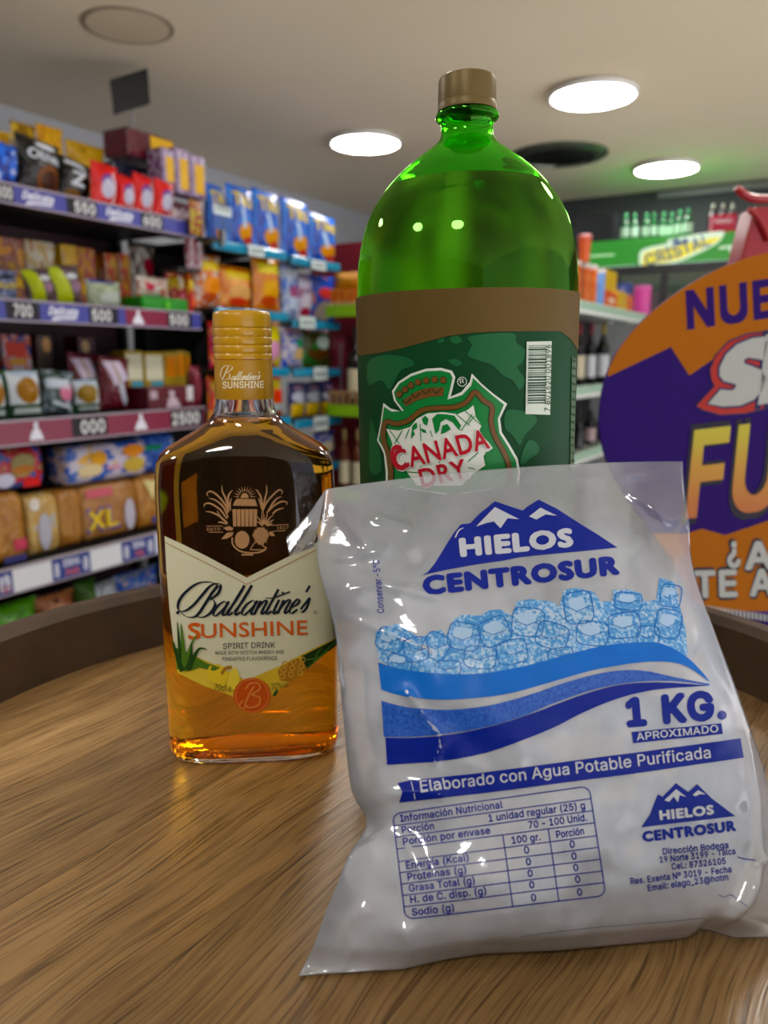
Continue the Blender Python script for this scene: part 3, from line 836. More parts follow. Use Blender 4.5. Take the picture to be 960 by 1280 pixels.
for g in ([(310, 350), (285, 280), (220, 200), (160, 165), (128, 185), (140, 208)], [(315, 340), (290, 230), (262, 170), (255, 115)], [(312, 300), (310, 220), (325, 180), (350, 155)], [(300, 400), (240, 320), (160, 270), (110, 275), (105, 300)],
          [(305, 440), (240, 380), (170, 345), (115, 338)], [(310, 390), (270, 300), (200, 240), (145, 225)], [(300, 445), (250, 430), (222, 432)], [(330, 330), (325, 270), (340, 225)], [(300, 430), (250, 390), (215, 330)],
          [(600, 350), (640, 260), (700, 190), (750, 152), (775, 170), (765, 192)], [(605, 330), (625, 230), (640, 170), (638, 110)], [(607, 300), (590, 215), (565, 165), (545, 150)], [(640, 350), (700, 290), (770, 252), (815, 262), (808, 285)],
          [(650, 340), (690, 270), (730, 225), (770, 210)], [(690, 360), (720, 330), (755, 315), (790, 310)], [(600, 320), (585, 260), (570, 225)]):
    et.append(est(g, 15, 1))
for g in ([(620, 450), (600, 400), (598, 345)], [(625, 450), (640, 390), (650, 320)], [(630, 450), (670, 390), (700, 370)], [(635, 455), (680, 420), (705, 408)], [(610, 455), (575, 400), (545, 375)], [(605, 460), (570, 430), (545, 425)], [(618, 440), (618, 390), (610, 330)], [(640, 460), (680, 445), (690, 438)]):
    et.append(est(g, 18, 2))
for k in range(-4, 5):                       # diamond net of the pineapple
    c = 590 + k * 17
    pts1 = [p for p in ((c - 60 + 12 * j, 460 + 16 * j) for j in range(11)) if ((p[0] - 590) / 70) ** 2 + ((p[1] - 545) / 84) ** 2 < 1]
    pts2 = [p for p in ((c + 60 - 12 * j, 460 + 16 * j) for j in range(11)) if ((p[0] - 590) / 70) ** 2 + ((p[1] - 545) / 84) ** 2 < 1]
    for q in (pts1, pts2):
        if len(q) > 1: et.append(est(q, 9))
et.append(poly([ez(*p) for p in ellipse(430, 580, 62, 76)]))
et.append(est([(345, 560), (350, 620), (400, 670), (470, 690), (560, 690), (620, 670), (635, 640)], 13))
et.append(est([(500, 660), (550, 600), (620, 640), (625, 665), (500, 665)], 8))
et.append(poly([ez(*p) for p in ((265, 478), (320, 462), (355, 480), (345, 500), (300, 500))]))
et.append(poly([ez(*p) for p in ((250, 575), (300, 520), (355, 515), (345, 545), (300, 570))]))
et.append(poly([ez(*p) for p in ((660, 510), (690, 510), (712, 548), (680, 548), (662, 535))]))
for ln in ([(125, 463), (265, 463)], [(145, 515), (265, 515)], [(660, 458), (828, 448)], [(690, 508), (800, 502)]): et.append(est(ln, 6))
et.append(est([(425, 708), (525, 708)], 14))
WSKIN.put('etched_drawing', merge(*et), K_ETCH, whisky, 1.5, 6, 'pale drawing of a barrel, rising sun, grasses and pineapple')
WSKIN.put('etched_text', text_px('ESTD', ez(130, 503), ez(245, 500), 3.4, 0.01), K_ETCH, whisky, 1.5, None)
WSKIN.put('etched_text', text_px('1827', ez(728, 492), ez(828, 488), 3.8, 0.01), K_ETCH, whisky, 1.5, None)

# ---------------------------------------------------------------- green soda bottle
GD = 0.450
gz = lambda py: on_y(480, py, GD).z
gk = lambda py: on_y(481, py, GD).x - on_y(480, py, GD).x
gcx = on_y(588.5, 560, GD).x
GT = radians(-0.9)               # it leans a touch to the left
GPIV = Vector((gcx, GD, ZT + 0.001))
def glean(p):
    d = Vector(p) - GPIV
    return GPIV + Vector((d.x * cos(GT) + d.z * sin(GT), d.y, -d.x * sin(GT) + d.z * cos(GT)))
M_PET = glass('green_plastic', (0.38, 0.96, 0.20, 1), 0.0, 1.5)
M_SODA = [glass('ginger_soda', (0.99, 0.84, 0.5, 1), 0.38, 1.333 / 1.5), glass('soda_surface', (0.9, 1, 0.8, 1), 0.05, 1.333)]
soda = thing('soda_bottle', 'large green plastic bottle of ginger ale with gold cap, behind the ice bag', 'bottle', tuple(GPIV))
GP = [(139, 33), (142, 33), (143, 38.5), (147, 39.5), (150, 38.5), (152, 34), (156, 32.5), (164, 32), (170, 32.5), (175, 34.5), (181, 39), (187, 46), (193, 54), (200, 63), (208, 72.5), (217, 82.5), (228, 93), (239, 102), (251, 110.5),
      (264, 118), (279, 124.5), (296, 129.5), (313, 132.8), (330, 134.8), (350, 136), (371, 136.4)]
gprof = [(h * gk(py), gz(py)) for py, h in GP]
RB = gprof[-1][0]
gprof += [(RB, z) for z in (gz(400), gz(450), gz(500), gz(560), gz(600))]
zb2 = GPIV.z
for a in range(1, 9):
    t = a / 8 * pi / 2
    gprof.append((RB - 0.022 + 0.022 * cos(t), zb2 + 0.030 - 0.030 * sin(t)))
gprof.append((0.0005, zb2 + 0.006))
def glathe(prof, n=96, close=False, caps=(False, False)):
    mb = MB().lathe(prof, n, gcx, GD, caps=caps, close=close); mb.v = [glean(p) for p in mb.v]; return mb
WT = 0.0007
lz = gz(237)
iprof = [(max(r - WT, 0.0004), z) for r, z in gprof if z > lz + .0005]
rl = None
for (r, z), (r2, z2) in zip(gprof, gprof[1:]):
    if z >= lz > z2: rl = r + (r2 - r) * (z - lz) / (z - z2) - WT
iprof.append((rl, lz))
shell = MB().lathe(gprof[::-1] + iprof, 96, gcx, GD, caps=(False, False))
shell.v = [glean(p) for p in shell.v]
shell.build('bottle_shell', M_PET, soda, world=True, angle=60)
gs_mb = glathe(gprof)
GSKIN = Skin(gs_mb.v, gs_mb.f, (588, 480))
liq = [(rl, lz)] + [(max(r - WT, 0.0003), z + (WT if z < zb2 + .02 else 0)) for r, z in gprof if z < lz - 0.0005]
ml = glathe(liq, caps=(True, False)); ml.m[-1] = 1
ml.build('soda', M_SODA, soda, world=True, angle=60)
M_GOLD = pmat('gold_cap', '#66542c', 0.42, 0.35)
capp = [(35.2, 141), (36.4, 140.5), (36.6, 131), (36.0, 130), (36.3, 129), (36.0, 104), (34.8, 99), (32.0, 97), (20, 96.2), (0.5, 96)]
mbc = MB()
prof = [(h * gk(py), gz(py)) for h, py in capp]
vs, fs, n = [], [], 160
for j, (r, z) in enumerate(prof):
    for i in range(n):
        rr = r * (0.985 if (i % 2 and 4 <= j <= 5) else 1.0)
        vs.append(glean((gcx + rr * cos(2 * pi * i / n), GD + rr * sin(2 * pi * i / n), z)))
for j in range(len(prof) - 1):
    for i in range(n): fs.append((j * n + i, j * n + (i + 1) % n, (j + 1) * n + (i + 1) % n, (j + 1) * n + i))
mbc.add(vs, fs); mbc.build('cap', M_GOLD, soda, world=True, angle=35)
# bubbles along the soda's edge
for px, py, r in ((600, 227, .0030), (552, 230, .0018), (560, 230, .0009), (567, 229, .0008), (574, 228.5, .0007), (582, 228, .0008), (543, 231, .0008), (589, 227.5, .0008)):
    p = GSKIN.hit(px, py, -0.0025)
    bm_ = MB()
    bm_.lathe([(r * sin(pi * k / 8) + 1e-5, -r * cos(pi * k / 8)) for k in range(9)], 14, caps=(False, False)); bm_.v = [(x + p.x, y + p.y, z + p.z) for x, y, z in bm_.v]
    bm_.build('bubble', M_PET, soda, world=True)
# paper sleeve: gold band above a waved edge, dark green below
RL = RB + 0.0005
top_z = gz(372)
def wave_px(px):
    pts = [(430, 447), (453, 444), (475, 441), (500, 436), (530, 428), (560, 420), (590, 416), (620, 414.5), (660, 414), (700, 414), (712, 423), (722, 438), (740, 450)]
    for (a, ya), (b, yb) in zip(pts, pts[1:]):
        if a <= px <= b: return ya + (yb - ya) * (px - a) / (b - a)
    return 445
def pix(p):
    d = Vector(p) - EYE
    dep = d.y * CP - d.z * SP; up = d.y * SP + d.z * CP
    return 480 + F * d.x / dep, 640 - F * up / dep
NB = 180
zedge = []
for i in range(NB):
    a = 2 * pi * i / NB
    x, y = gcx + RL * cos(a), GD + RL * sin(a)
    z = gz(425)
    if sin(a) < 0.15:
        for it in range(12):
            q = pix(glean((x, y, z)))
            z -= (wave_px(q[0]) - q[1]) * 0.0004
    zedge.append(z)
M_GBAND = pmat('gold_print', '#5e4a20', 0.55, 0.2, .2)
M_GLABEL = pmat('green_label_film', '#08401f', 0.5, spec=.15)
def ringband(name, f0, f1, rows, mat, r):
    vs, fs = [], []
    for j in range(rows + 1):
        for i in range(NB):
            a = 2 * pi * i / NB; z = f0(i) + (f1(i) - f0(i)) * j / rows
            vs.append(glean((gcx + r * cos(a), GD + r * sin(a), z)))
    for j in range(rows):
        for i in range(NB):
            fs.append((j * NB + i, j * NB + (i + 1) % NB, (j + 1) * NB + (i + 1) % NB, (j + 1) * NB + i))
    mb = MB(); mb.add(vs, fs); return mb, mb.build(name, mat, soda, world=True, angle=180)
mbg, gl = ringband('label', lambda i: top_z - 0.001, lambda i: ZT + 0.034, 14, M_GLABEL, RL)
gl['label'] = 'dark green wrap label'
mgb, _ = ringband('gold_band', lambda i: top_z, lambda i: zedge[i], 4, M_GBAND, RL + 0.0003)
LSKIN = Skin(mbg.v, mbg.f, (588, 500))
def on_soda(name, shape, mat, layer=3, cell=6): return LSKIN.put(name, shape, mat, gl, layer, cell, base=0.00016)
K_MAP = ink('map_green', '#125c30', .5)
def cz4(x, y): return (440 + x / 3.2, 350 + y / 3.2)
for pl in ([(470, 225), (640, 212), (655, 250), (690, 280), (680, 330), (660, 350), (690, 400), (670, 440), (640, 400), (600, 380), (560, 340), (500, 320), (462, 300), (480, 260)],
           [(130, 300), (220, 310), (250, 340), (200, 360), (170, 410), (150, 440), (120, 400), (70, 420), (66, 330)], [(620, 520), (700, 530), (740, 560), (690, 620), (670, 660), (640, 620), (610, 590)],
           [(390, 235), (420, 222), (440, 245), (410, 255)], [(385, 325), (410, 315), (440, 330), (420, 345)], [(705, 640), (740, 655), (745, 690), (715, 710), (690, 735), (672, 735), (680, 690)], [(75, 560), (105, 640), (120, 760), (72, 760)], [(340, 245), (365, 232), (370, 245), (350, 252)]):
    on_soda('map_print', poly([cz4(*p) for p in catmull(pl, 3, True)]), K_MAP, 2)
def cz6(x, y): return (460 + x / 4.8, 440 + y / 4.8)
white_o = [(60, 530), (80, 430), (98, 305), (140, 338), (210, 358), (160, 290), (148, 235), (185, 180), (260, 130), (350, 100), (440, 95), (505, 112), (525, 150), (510, 215), (497, 268), (560, 240), (610, 180), (622, 128), (680, 190), (750, 250), (832, 310), (790, 400), (800, 480), (850, 560), (895, 640), (910, 720), (900, 800), (500, 860), (110, 800), (112, 720), (100, 610), (82, 570)]
green_o = [(72, 528), (90, 430), (105, 328), (150, 358), (222, 352), (175, 290), (163, 240), (195, 190), (265, 145), (350, 116), (438, 111), (495, 125), (508, 155), (495, 215), (478, 285), (565, 258), (620, 200), (630, 155), (685, 208), (745, 260), (812, 315), (775, 400), (785, 485), (835, 565), (880, 645), (893, 720), (885, 800), (500, 850), (126, 800), (127, 720), (115, 610), (95, 565)]
on_soda('crest_border', poly([cz6(*p) for p in white_o]), ink('crest_white', '#d9ddd4'), 4)
on_soda('crest_field', poly([cz6(*p) for p in green_o]), ink('crest_green', '#0f7a35'), 6)
K_BROWN, K_BRLINE, K_CW, K_RED = ink('crest_brown', '#6d4a20'), ink('crest_line', '#2f3a16'), ink('crest_white', '#d9ddd4'), ink('crest_red', '#b3182a')
def rib(pts, w): return stroke([cz6(*p) for p in pts], w / 4.8, 6)
rail = [(150, 790), (148, 700), (130, 600), (105, 520), (118, 420), (180, 430), (250, 410), (330, 350), (420, 335), (520, 330), (590, 300), (640, 240), (690, 290), (740, 330), (735, 420), (760, 510), (810, 600), (840, 690), (845, 790)]
on_soda('crest_rail_edge', rib(rail, 34), K_BRLINE, 8); on_soda('crest_rail', rib(rail, 26), K_BROWN, 10)
for x, y in ((197, 252), (231, 224), (266, 199), (308, 180), (355, 170), (405, 165), (455, 168)):
    on_soda('crown_berry', poly(ellipse(*cz6(x, y), 4.4, 4.4, 14)), K_BRLINE, 8); on_soda('crown_berry', poly(ellipse(*cz6(x, y), 3.7, 3.7, 14)), K_BROWN, 10)
on_soda('crown_base', poly([cz6(*p) for p in ((215, 290), (250, 268), (290, 240), (345, 218), (400, 212), (460, 212), (452, 262), (380, 268), (310, 285), (235, 325))]), K_BROWN, 8)
for x, y in ((240, 285), (295, 250), (355, 228), (418, 224)):
    on_soda('crown_arch', stroke([cz6(x - 26, y - 4), cz6(x - 4, y + 20), cz6(x + 26, y - 8)], 1.2), K_BRLINE, 10)
mapw = [(120, 460), (190, 470), (260, 450), (300, 400), (360, 368), (450, 360), (540, 372), (600, 345), (632, 318), (645, 390), (680, 440), (660, 480), (720, 540), (745, 575), (690, 620), (700, 680), (640, 720), (560, 800), (300, 800), (235, 710), (180, 690), (165, 590), (150, 530)]
on_soda('crest_map', poly([cz6(*p) for p in mapw]), K_CW, 8)
for ln in ([(140, 465), (200, 550)], [(215, 470), (165, 560)], [(320, 430), (325, 530)], [(380, 470), (392, 510)], [(530, 370), (610, 440)], [(625, 370), (560, 470)], [(500, 400), (555, 465)], [(560, 330), (680, 440)],
           [(320, 690), (328, 680)], [(430, 655), (440, 675)], [(553, 630), (562, 640)], [(600, 655), (660, 600)], [(230, 715), (310, 722)], [(600, 690), (640, 700)], [(640, 380), (600, 430)], [(255, 460), (235, 520)]):
    on_soda('map_line', stroke([cz6(*p) for p in ln], 1.0, 1), ink('crest_green', '#0f7a35'), 10)
for bl in ([(330, 400), (350, 380), (370, 400), (360, 440), (340, 430)], [(390, 400), (420, 370), (470, 372), (520, 380), (560, 440), (545, 465), (510, 420), (470, 400), (440, 420), (430, 470), (410, 490)], [(450, 440), (480, 430), (500, 460), (470, 480), (440, 492)], [(275, 440), (300, 420), (305, 450), (280, 470), (290, 490), (265, 520)],
           [(700, 600), (740, 590), (720, 640), (700, 660)], [(690, 690), (750, 690), (740, 760), (690, 760)], [(320, 455), (350, 465), (360, 485), (335, 480)]):
    on_soda('map_patch', poly([cz6(*p) for p in bl]), ink('crest_green', '#0f7a35'), 10)
def big_text(s, p0, p1, h, lay, extra=0):
    on_soda('name_outline', text_px(s, p0, p1, h, 0.10, False), K_CW, lay, 6)
    on_soda('name_text', text_px(s, p0, p1, h, 0.035, False), K_RED, lay + 2, 6)
big_text('CANADA', cz6(182, 706), cz6(728, 570), 23.5, 12)
big_text('C', cz6(172, 712), cz6(250, 692), 30, 12.4)
big_text('DRY', cz6(335, 808), cz6(600, 742), 22, 12)
# registered mark, barcode, side print
on_soda('registered_ring', ringpoly(*cz6(565, 178), 5.6, 0.9, 24), K_CW, 4)
on_soda('registered_letter', text_px('R', cz6(555, 190), cz6(578, 184), 5.6, 0.01), K_CW, 4)
on_soda('barcode_field', poly([(657.5, 427), (688.5, 426.5), (686.5, 518.5), (656, 517.5)]), ink('code_white', '#c9d2c2'), 4)
K_CODE = ink('code_green', '#123a22')
y = 432.0; i = 0
rng = random.Random(3)
while y < 503:
    w = rng.choice((0.8, 0.8, 1.4, 2.1)); k = (y - 427) / 92
    on_soda('code_bar', poly([(659.5 - k * 1.5, y), (682 - k * 1.7, y - .4), (682 - k * 1.7, y + w - .4), (659.5 - k * 1.5, y + w)]), K_CODE, 6, None)
    y += w + rng.choice((0.8, 0.9, 1.6))
on_soda('code_digits', text_px('7 801620 001896', (685.8, 514), (687.6, 431), 6.6, 0.0), K_CODE, 6, None)
on_soda('side_print', poly([(714, 446), (719.3, 449), (716.5, 585), (711.5, 585)]), ink('side_strip', '#4d6b50'), 3, 6)
for k in range(14):
    on_soda('side_line', stroke([(714.4 - k * .14, 450 + k * 9.6), (718.2 - k * .12, 452 + k * 9.6)], 2.2, 1), K_CODE, 5, None)
# ---------------------------------------------------------------- bag of ice
Lp = [(407, 612), (402, 645), (396, 682), (401, 720), (411, 755), (420, 795), (424, 840), (428, 890), (433, 940), (440, 990), (458, 1028), (438, 1065), (421, 1105), (405, 1145), (392, 1182), (373, 1220)]
Rp = [(853, 577), (856, 615), (861, 650), (863, 690), (872, 730), (888, 775), (903, 815), (920, 860), (934, 900), (948, 940), (962, 985), (975, 1030), (984, 1070), (988, 1105), (988, 1140), (985, 1172)]
PA, PB, PC = on_z(373, 1220, ZT + .001), on_z(985, 1172, ZT + .001), on_y(620, 583, .380)
BN = (PB - PA).cross(PC - PA).normalized()
if BN.y > 0: BN = -BN            # towards the camera
Lc, Rc = catmull(Lp, 8), catmull(Rp, 8)
NT, NS = 128, 120
def edge(c, t):
    k = t * (len(c) - 1); i = min(int(k), len(c) - 2); f = k - i
    return c[i][0] + (c[i + 1][0] - c[i][0]) * f, c[i][1] + (c[i + 1][1] - c[i][1]) * f
def sag(x):
    pts = [(373, 0), (430, 0), (500, 0), (560, -9), (600, -12), (700, -9), (780, -10), (850, -11), (866, -21), (884, -18), (915, -6), (985, 0)]
    for (a, ya), (b, yb) in zip(pts, pts[1:]):
        if a <= x <= b: return ya + (yb - ya) * (x - a) / (b - a)
    return 0
def seg_d(px, py, a, b):
    vx, vy = b[0] - a[0], b[1] - a[1]
    t = max(0, min(1, ((px - a[0]) * vx + (py - a[1]) * vy) / (vx * vx + vy * vy)))
    return sqrt((px - a[0] - t * vx) ** 2 + (py - a[1] - t * vy) ** 2)
CREASE = [([(424, 760), (440, 740), (470, 735), (540, 752)], .0016, 5), ([(430, 772), (470, 790), (530, 816)], .0014, 4), ([(853, 579), (800, 590), (770, 603), (790, 622), (830, 655)], .0016, 5),
          ([(500, 862), (520, 890), (543, 920), (535, 948)], .0013, 4), ([(470, 648), (512, 664)], .0013, 5), ([(925, 925), (930, 1000), (925, 1065)], .0030, 7),
          ([(878, 1160), (905, 1110), (925, 1065)], .0040, 9), ([(445, 1010), (500, 985), (540, 985)], .0018, 8), ([(458, 1028), (500, 1040), (520, 1080)], .0016, 8),
          ([(395, 690), (430, 700), (480, 690)], .0016, 6), ([(407, 612), (430, 650), (455, 682)], .0016, 6), ([(856, 640), (830, 655), (810, 640)], .0014, 5),
          ([(862, 690), (840, 700), (830, 740)], .0014, 6), ([(405, 1145), (430, 1150), (450, 1130)], .0022, 8), ([(428, 1210), (440, 1180), (430, 1160)], .0018, 7),
          ([(500, 1205), (510, 1170), (500, 1150)], .0012, 8), ([(850, 800), (880, 850), (905, 880)], .0014, 6), ([(430, 880), (455, 900), (452, 940)], .0016, 7), ([(640, 590), (720, 600), (800, 590)], .0010, 6)]
def sstep(a, b, x):
    x = max(0, min(1, (x - a) / (b - a))); return x * x * (3 - 2 * x)
def bulge(s, t):
    e = max(0.0, 1 - abs(2 * s - 1) ** 2.6) ** 0.75
    return e * sstep(0.0, 0.42, t) * (0.75 + 0.25 * t) * max(0.0, 1 - max(0, (t - .72) / .28) ** 2.6) ** 0.6
def bag_px(s, t):
    l, r = edge(Lc, t), edge(Rc, t)
    x = l[0] + (r[0] - l[0]) * s; y = l[1] + (r[1] - l[1]) * s
    y += -9 * sin(pi * s) ** 0.8 * max(0, 1 - t * 4)
    y += sag(x) * sstep(.80, 1.0, t)
    return x, y
def bag_base(s, t):
    x, y = bag_px(s, t)
    p = on_plane(x, y, PA, BN)
    k = sstep(.93, 1.0, t)
    if k > 0:
        q = on_z(x, y, ZT + .001); p = p.lerp(q, k)
    return p, x, y
front, back, base_px = [], [], []
for j in range(NT + 1):
    for i in range(NS + 1):
        s, t = i / NS, j / NT
        p, x, y = bag_base(s, t)
        b = bulge(s, t)
        edge_fade = min(1, 8 * s, 8 * (1 - s), 9 * (1 - t)) * min(1, .15 + 10 * t)
        q = Vector((p.x * 30, p.y * 30, p.z * 30))
        w = .0036 * noise.noise(q) + .0012 * noise.noise(q * 2.7) + .0007 * noise.ridged_multi_fractal(q * 1.6, 1.0, 2.0, 2, 1.0, 2.0)
        for pts, a, wd in CREASE:
            d = min(seg_d(x, y, m0, m1) for m0, m1 in zip(pts, pts[1:]))
            if d < wd * 4: w += 1.35 * a * exp(-(d / wd) ** 2)
        h = .027 * b + w * edge_fade
        front.append(p + BN * max(h, 0.0002) + Vector((0, 0, 0)))
        hb = (.010 + .045 * t) * b + .001 * noise.noise(q * 1.3 + Vector((5, 5, 5))) * edge_fade
        pb = p - BN * max(hb, 0.0)
        if pb.z < ZT + .001: pb.z = ZT + .001
        back.append(pb)
        base_px.append((x, y))
for p in front:
    if p.z < ZT + .0008: p.z = ZT + .0008
gi = lambda i, j: j * (NS + 1) + i
ffaces = [(gi(i, j), gi(i, j + 1), gi(i + 1, j + 1), gi(i + 1, j)) for j in range(NT) for i in range(NS)]

def mat_film():
    """milky polythene: clear where it hangs free, frosted where the ice lies against it"""
    m = bpy.data.materials.new('frosted_film'); m.use_nodes = True; nt = m.node_tree; L = nt.links.new
    for n in list(nt.nodes):
        if n.type == 'BSDF_PRINCIPLED': nt.nodes.remove(n)
    at = N(nt, 'ShaderNodeAttribute', attribute_name='frost')
    df = N(nt, 'ShaderNodeBsdfDiffuse'); df.inputs['Color'].default_value = (0.72, 0.76, 0.86, 1)
    tl = N(nt, 'ShaderNodeBsdfTranslucent'); tl.inputs['Color'].default_value = (0.72, 0.78, 0.88, 1)
    md = N(nt, 'ShaderNodeMixShader'); md.inputs[0].default_value = 0.25; L(df.outputs[0], md.inputs[1]); L(tl.outputs[0], md.inputs[2])
    tr = N(nt, 'ShaderNodeBsdfTransparent'); tr.inputs['Color'].default_value = (0.97, 0.97, 0.98, 1)
    tc = N(nt, 'ShaderNodeTexCoord'); nz = N(nt, 'ShaderNodeTexNoise', i_Scale=38.0, i_Detail=3.0); L(tc.outputs['Object'], nz.inputs['Vector'])
    mr = N(nt, 'ShaderNodeMapRange'); mr.inputs[1].default_value = .3; mr.inputs[2].default_value = .7; mr.inputs[3].default_value = .78; mr.inputs[4].default_value = 1.1; L(nz.outputs['Fac'], mr.inputs[0])
    mul = N(nt, 'ShaderNodeMath', operation='MULTIPLY', use_clamp=True); L(at.outputs['Fac'], mul.inputs[0]); L(mr.outputs[0], mul.inputs[1])
    m1 = N(nt, 'ShaderNodeMixShader'); L(mul.outputs[0], m1.inputs[0]); L(tr.outputs[0], m1.inputs[1]); L(md.outputs[0], m1.inputs[2])
    gl = N(nt, 'ShaderNodeBsdfGlossy'); gl.inputs['Roughness'].default_value = 0.09
    n2 = N(nt, 'ShaderNodeTexNoise', i_Scale=160.0, i_Detail=2.0); L(tc.outputs['Object'], n2.inputs['Vector'])
    bp = N(nt, 'ShaderNodeBump', i_Strength=0.16, i_Distance=0.0010); L(n2.outputs['Fac'], bp.inputs['Height']); L(bp.outputs[0], gl.inputs['Normal'])
    fr = N(nt, 'ShaderNodeLayerWeight', i_Blend=0.25); L(bp.outputs[0], fr.inputs['Normal'])
    fm = N(nt, 'ShaderNodeMath', operation='MULTIPLY_ADD'); fm.inputs[1].default_value = 0.8; fm.inputs[2].default_value = 0.07; L(fr.outputs['Fresnel'], fm.inputs[0])
    m2 = N(nt, 'ShaderNodeMixShader'); L(fm.outputs[0], m2.inputs[0]); L(m1.outputs[0], m2.inputs[1]); L(gl.outputs[0], m2.inputs[2])
    L(m2.outputs[0], nt.nodes['Material Output'].inputs['Surface'])
    return m
M_FILM = mat_film()
bag = thing('ice_bag', 'clear plastic bag of ice with blue print leaning on the green bottle', 'bag of ice', tuple(on_z(640, 1190, ZT)))
mb = MB(); mb.add(front, ffaces)
off = len(mb.v)
mb.v += [tuple(p) for p in back]
for j in range(NT):
    for i in range(NS): mb.f.append((off + gi(i, j), off + gi(i + 1, j), off + gi(i + 1, j + 1), off + gi(i, j + 1))); mb.m.append(0)
for j in range(NT):
    for i in (0, NS):
        a, b = gi(i, j), gi(i, j + 1); mb.f.append((a, b, off + b, off + a)); mb.m.append(0)
for i in range(NS):
    for j in (0, NT):
        a, b = gi(i, j), gi(i + 1, j); mb.f.append((a, b, off + b, off + a)); mb.m.append(0)
film = mb.build('film', M_FILM, bag, world=True, angle=180)
def frost_at(s, t, front_side=True):
    e = min(1.0, sstep(0.0, .10, s) * sstep(0, .09, 1 - s) + .15)
    f = .34 + .36 * sstep(.04, .36, t) * e
    x, y = bag_px(s, t)
    f *= 1 - .75 * sstep(120, 30, sqrt(((x - 838) * 1.3) ** 2 + ((y - 610) * .9) ** 2))    # the empty corner at the top right
    return f if front_side else f * .55
at = film.data.attributes.new('frost', 'FLOAT', 'POINT')
at.data.foreach_set('value', [frost_at((k % (NS + 1)) / NS, (k // (NS + 1)) / NT) for k in range(len(front))] + [frost_at((k % (NS + 1)) / NS, (k // (NS + 1)) / NT, False) for k in range(len(back))])
# the folded corner that sticks out on the left
fl = [(407, 612), (385, 640), (357, 668), (361, 690), (392, 684), (398, 660)]
mb = MB()
pts = [on_plane(x, y, PA, BN) + BN * d for (x, y), d in zip(fl, (.0005, -.004, -.008, -.006, .0005, .003))]
cpt = sum(pts, Vector()) / 6 + BN * .003
mb.add(pts + [cpt], [(i, (i + 1) % 6, 6) for i in range(6)])
pts2 = [p - BN * .005 for p in pts]; pts2[0] = pts[0] - BN * .0004; pts2[4] = pts[4] - BN * .0004
mb.add(pts2 + [cpt - BN * .009], [((i + 1) % 6, i, 6) for i in range(6)])
for i in range(6): mb.f.append((i, (i + 1) % 6, 7 + (i + 1) % 6, 7 + i)); mb.m.append(0)
fo = mb.build('corner_fold', M_FILM, bag, world=True, angle=25)
sub = fo.modifiers.new('sub', 'SUBSURF'); sub.levels = 2; sub.render_levels = 2; sub.subdivision_type = 'SIMPLE'
a2 = fo.data.attributes.new('frost', 'FLOAT', 'POINT'); a2.data.foreach_set('value', [.13] * len(fo.data.vertices))
# loose film corner at the bottom left
mb = MB()
q = [on_z(372, 1220, ZT + .0008), on_z(380, 1184, ZT + .010), on_z(396, 1183, ZT + .004), on_z(402, 1216, ZT + .0015)]
# ice: rounded cubes frozen together
M_ICE = bpy.data.materials.new('ice'); M_ICE.use_nodes = True
b_ = M_ICE.node_tree.nodes['Principled BSDF']
b_.inputs['Base Color'].default_value = (.86, .89, .93, 1); b_.inputs['Roughness'].default_value = .22; b_.inputs['Transmission Weight'].default_value = .25; b_.inputs['IOR'].default_value = 1.31
mb = MB(); rng = random.Random(11)
def ice_cube(c, size, R):
    n = 4; vs = []; fs = []
    base = len(mb.v)
    for ax in range(3):
        for sg in (-1, 1):
            g = []
            for a in range(n + 1):
                for b in range(n + 1):
                    u, v = 2 * a / n - 1, 2 * b / n - 1
                    p = [0, 0, 0]; p[ax] = sg; p[(ax + 1) % 3] = u; p[(ax + 2) % 3] = v
                    p = Vector(p); sp = p.normalized() * 1.25
                    g.append(c + R @ (p.lerp(sp, .5) * size * .5))
            o = len(vs); vs += g
            for a in range(n):
                for b in range(n):
                    k = o + a * (n + 1) + b
                    fs.append((k, k + 1, k + n + 2, k + n + 1) if sg > 0 else (k, k + n + 1, k + n + 2, k + 1))
    mb.add(vs, fs)
from mathutils import Euler
for row in range(9):
    t = .17 + .80 * row / 8
    for col in range(9):
        s = .075 + .85 * col / 8 + rng.uniform(-.02, .02) + (.05 if row % 2 else -.03)
        if not .05 < s < .95: continue
        tt = min(.965, t + rng.uniform(-.02, .02))
        if s > .8 and tt < .3 or s < .12 and .55 < tt < .72: continue
        b = bulge(s, tt)
        if b < .12 or tt > .93: continue
        p, x, y = bag_base(s, tt)
        hf, hbk = .027 * b, (.010 + .045 * tt) * b
        size = min(.030, (hf + hbk) * .62)
        layers = 2 if hf + hbk > .050 else 1
        for la in range(layers):
            dpt = hf - .0032 - size * .62 - la * size * 1.05
            c = p + BN * dpt
            if c.z < ZT + size * .8: continue
            ice_cube(c, size * rng.uniform(.86, 1.0), Euler((rng.uniform(-.5, .5), rng.uniform(-.5, .5), rng.uniform(0, 3)), 'XYZ').to_matrix())
ice = mb.build('ice', M_ICE, None, angle=180)
tag(ice, 'white ice cubes frozen together inside the plastic bag', 'ice', kind='stuff')
# print
BSKIN = Skin(front, ffaces, (640, 880))
K_BLUE, K_LBLUE = ink('bag_blue', '#062089', .3), ink('bag_light_blue', '#0a66c4', .3)
K_FILMW = ink('bag_white', '#b9bdc8', .3)
def on_bag(name, shape, mat=K_BLUE, layer=1.5, cell=7): return BSKIN.put(name, shape, mat, bag, layer, cell, base=.0002)
def bagtext(name, s, p0, p1, h, bold=.02, mat=K_BLUE, sans=True, layer=1.5, cell=9, shear=0): return on_bag(name, text_px(s, p0, p1, h, bold, sans, shear), mat, layer, cell)
def c5(x, y): return (350 + x / 3.097, 570 + y / 3.097)
def c6(x, y): return (650 + x / 3.097, 570 + y / 3.097)
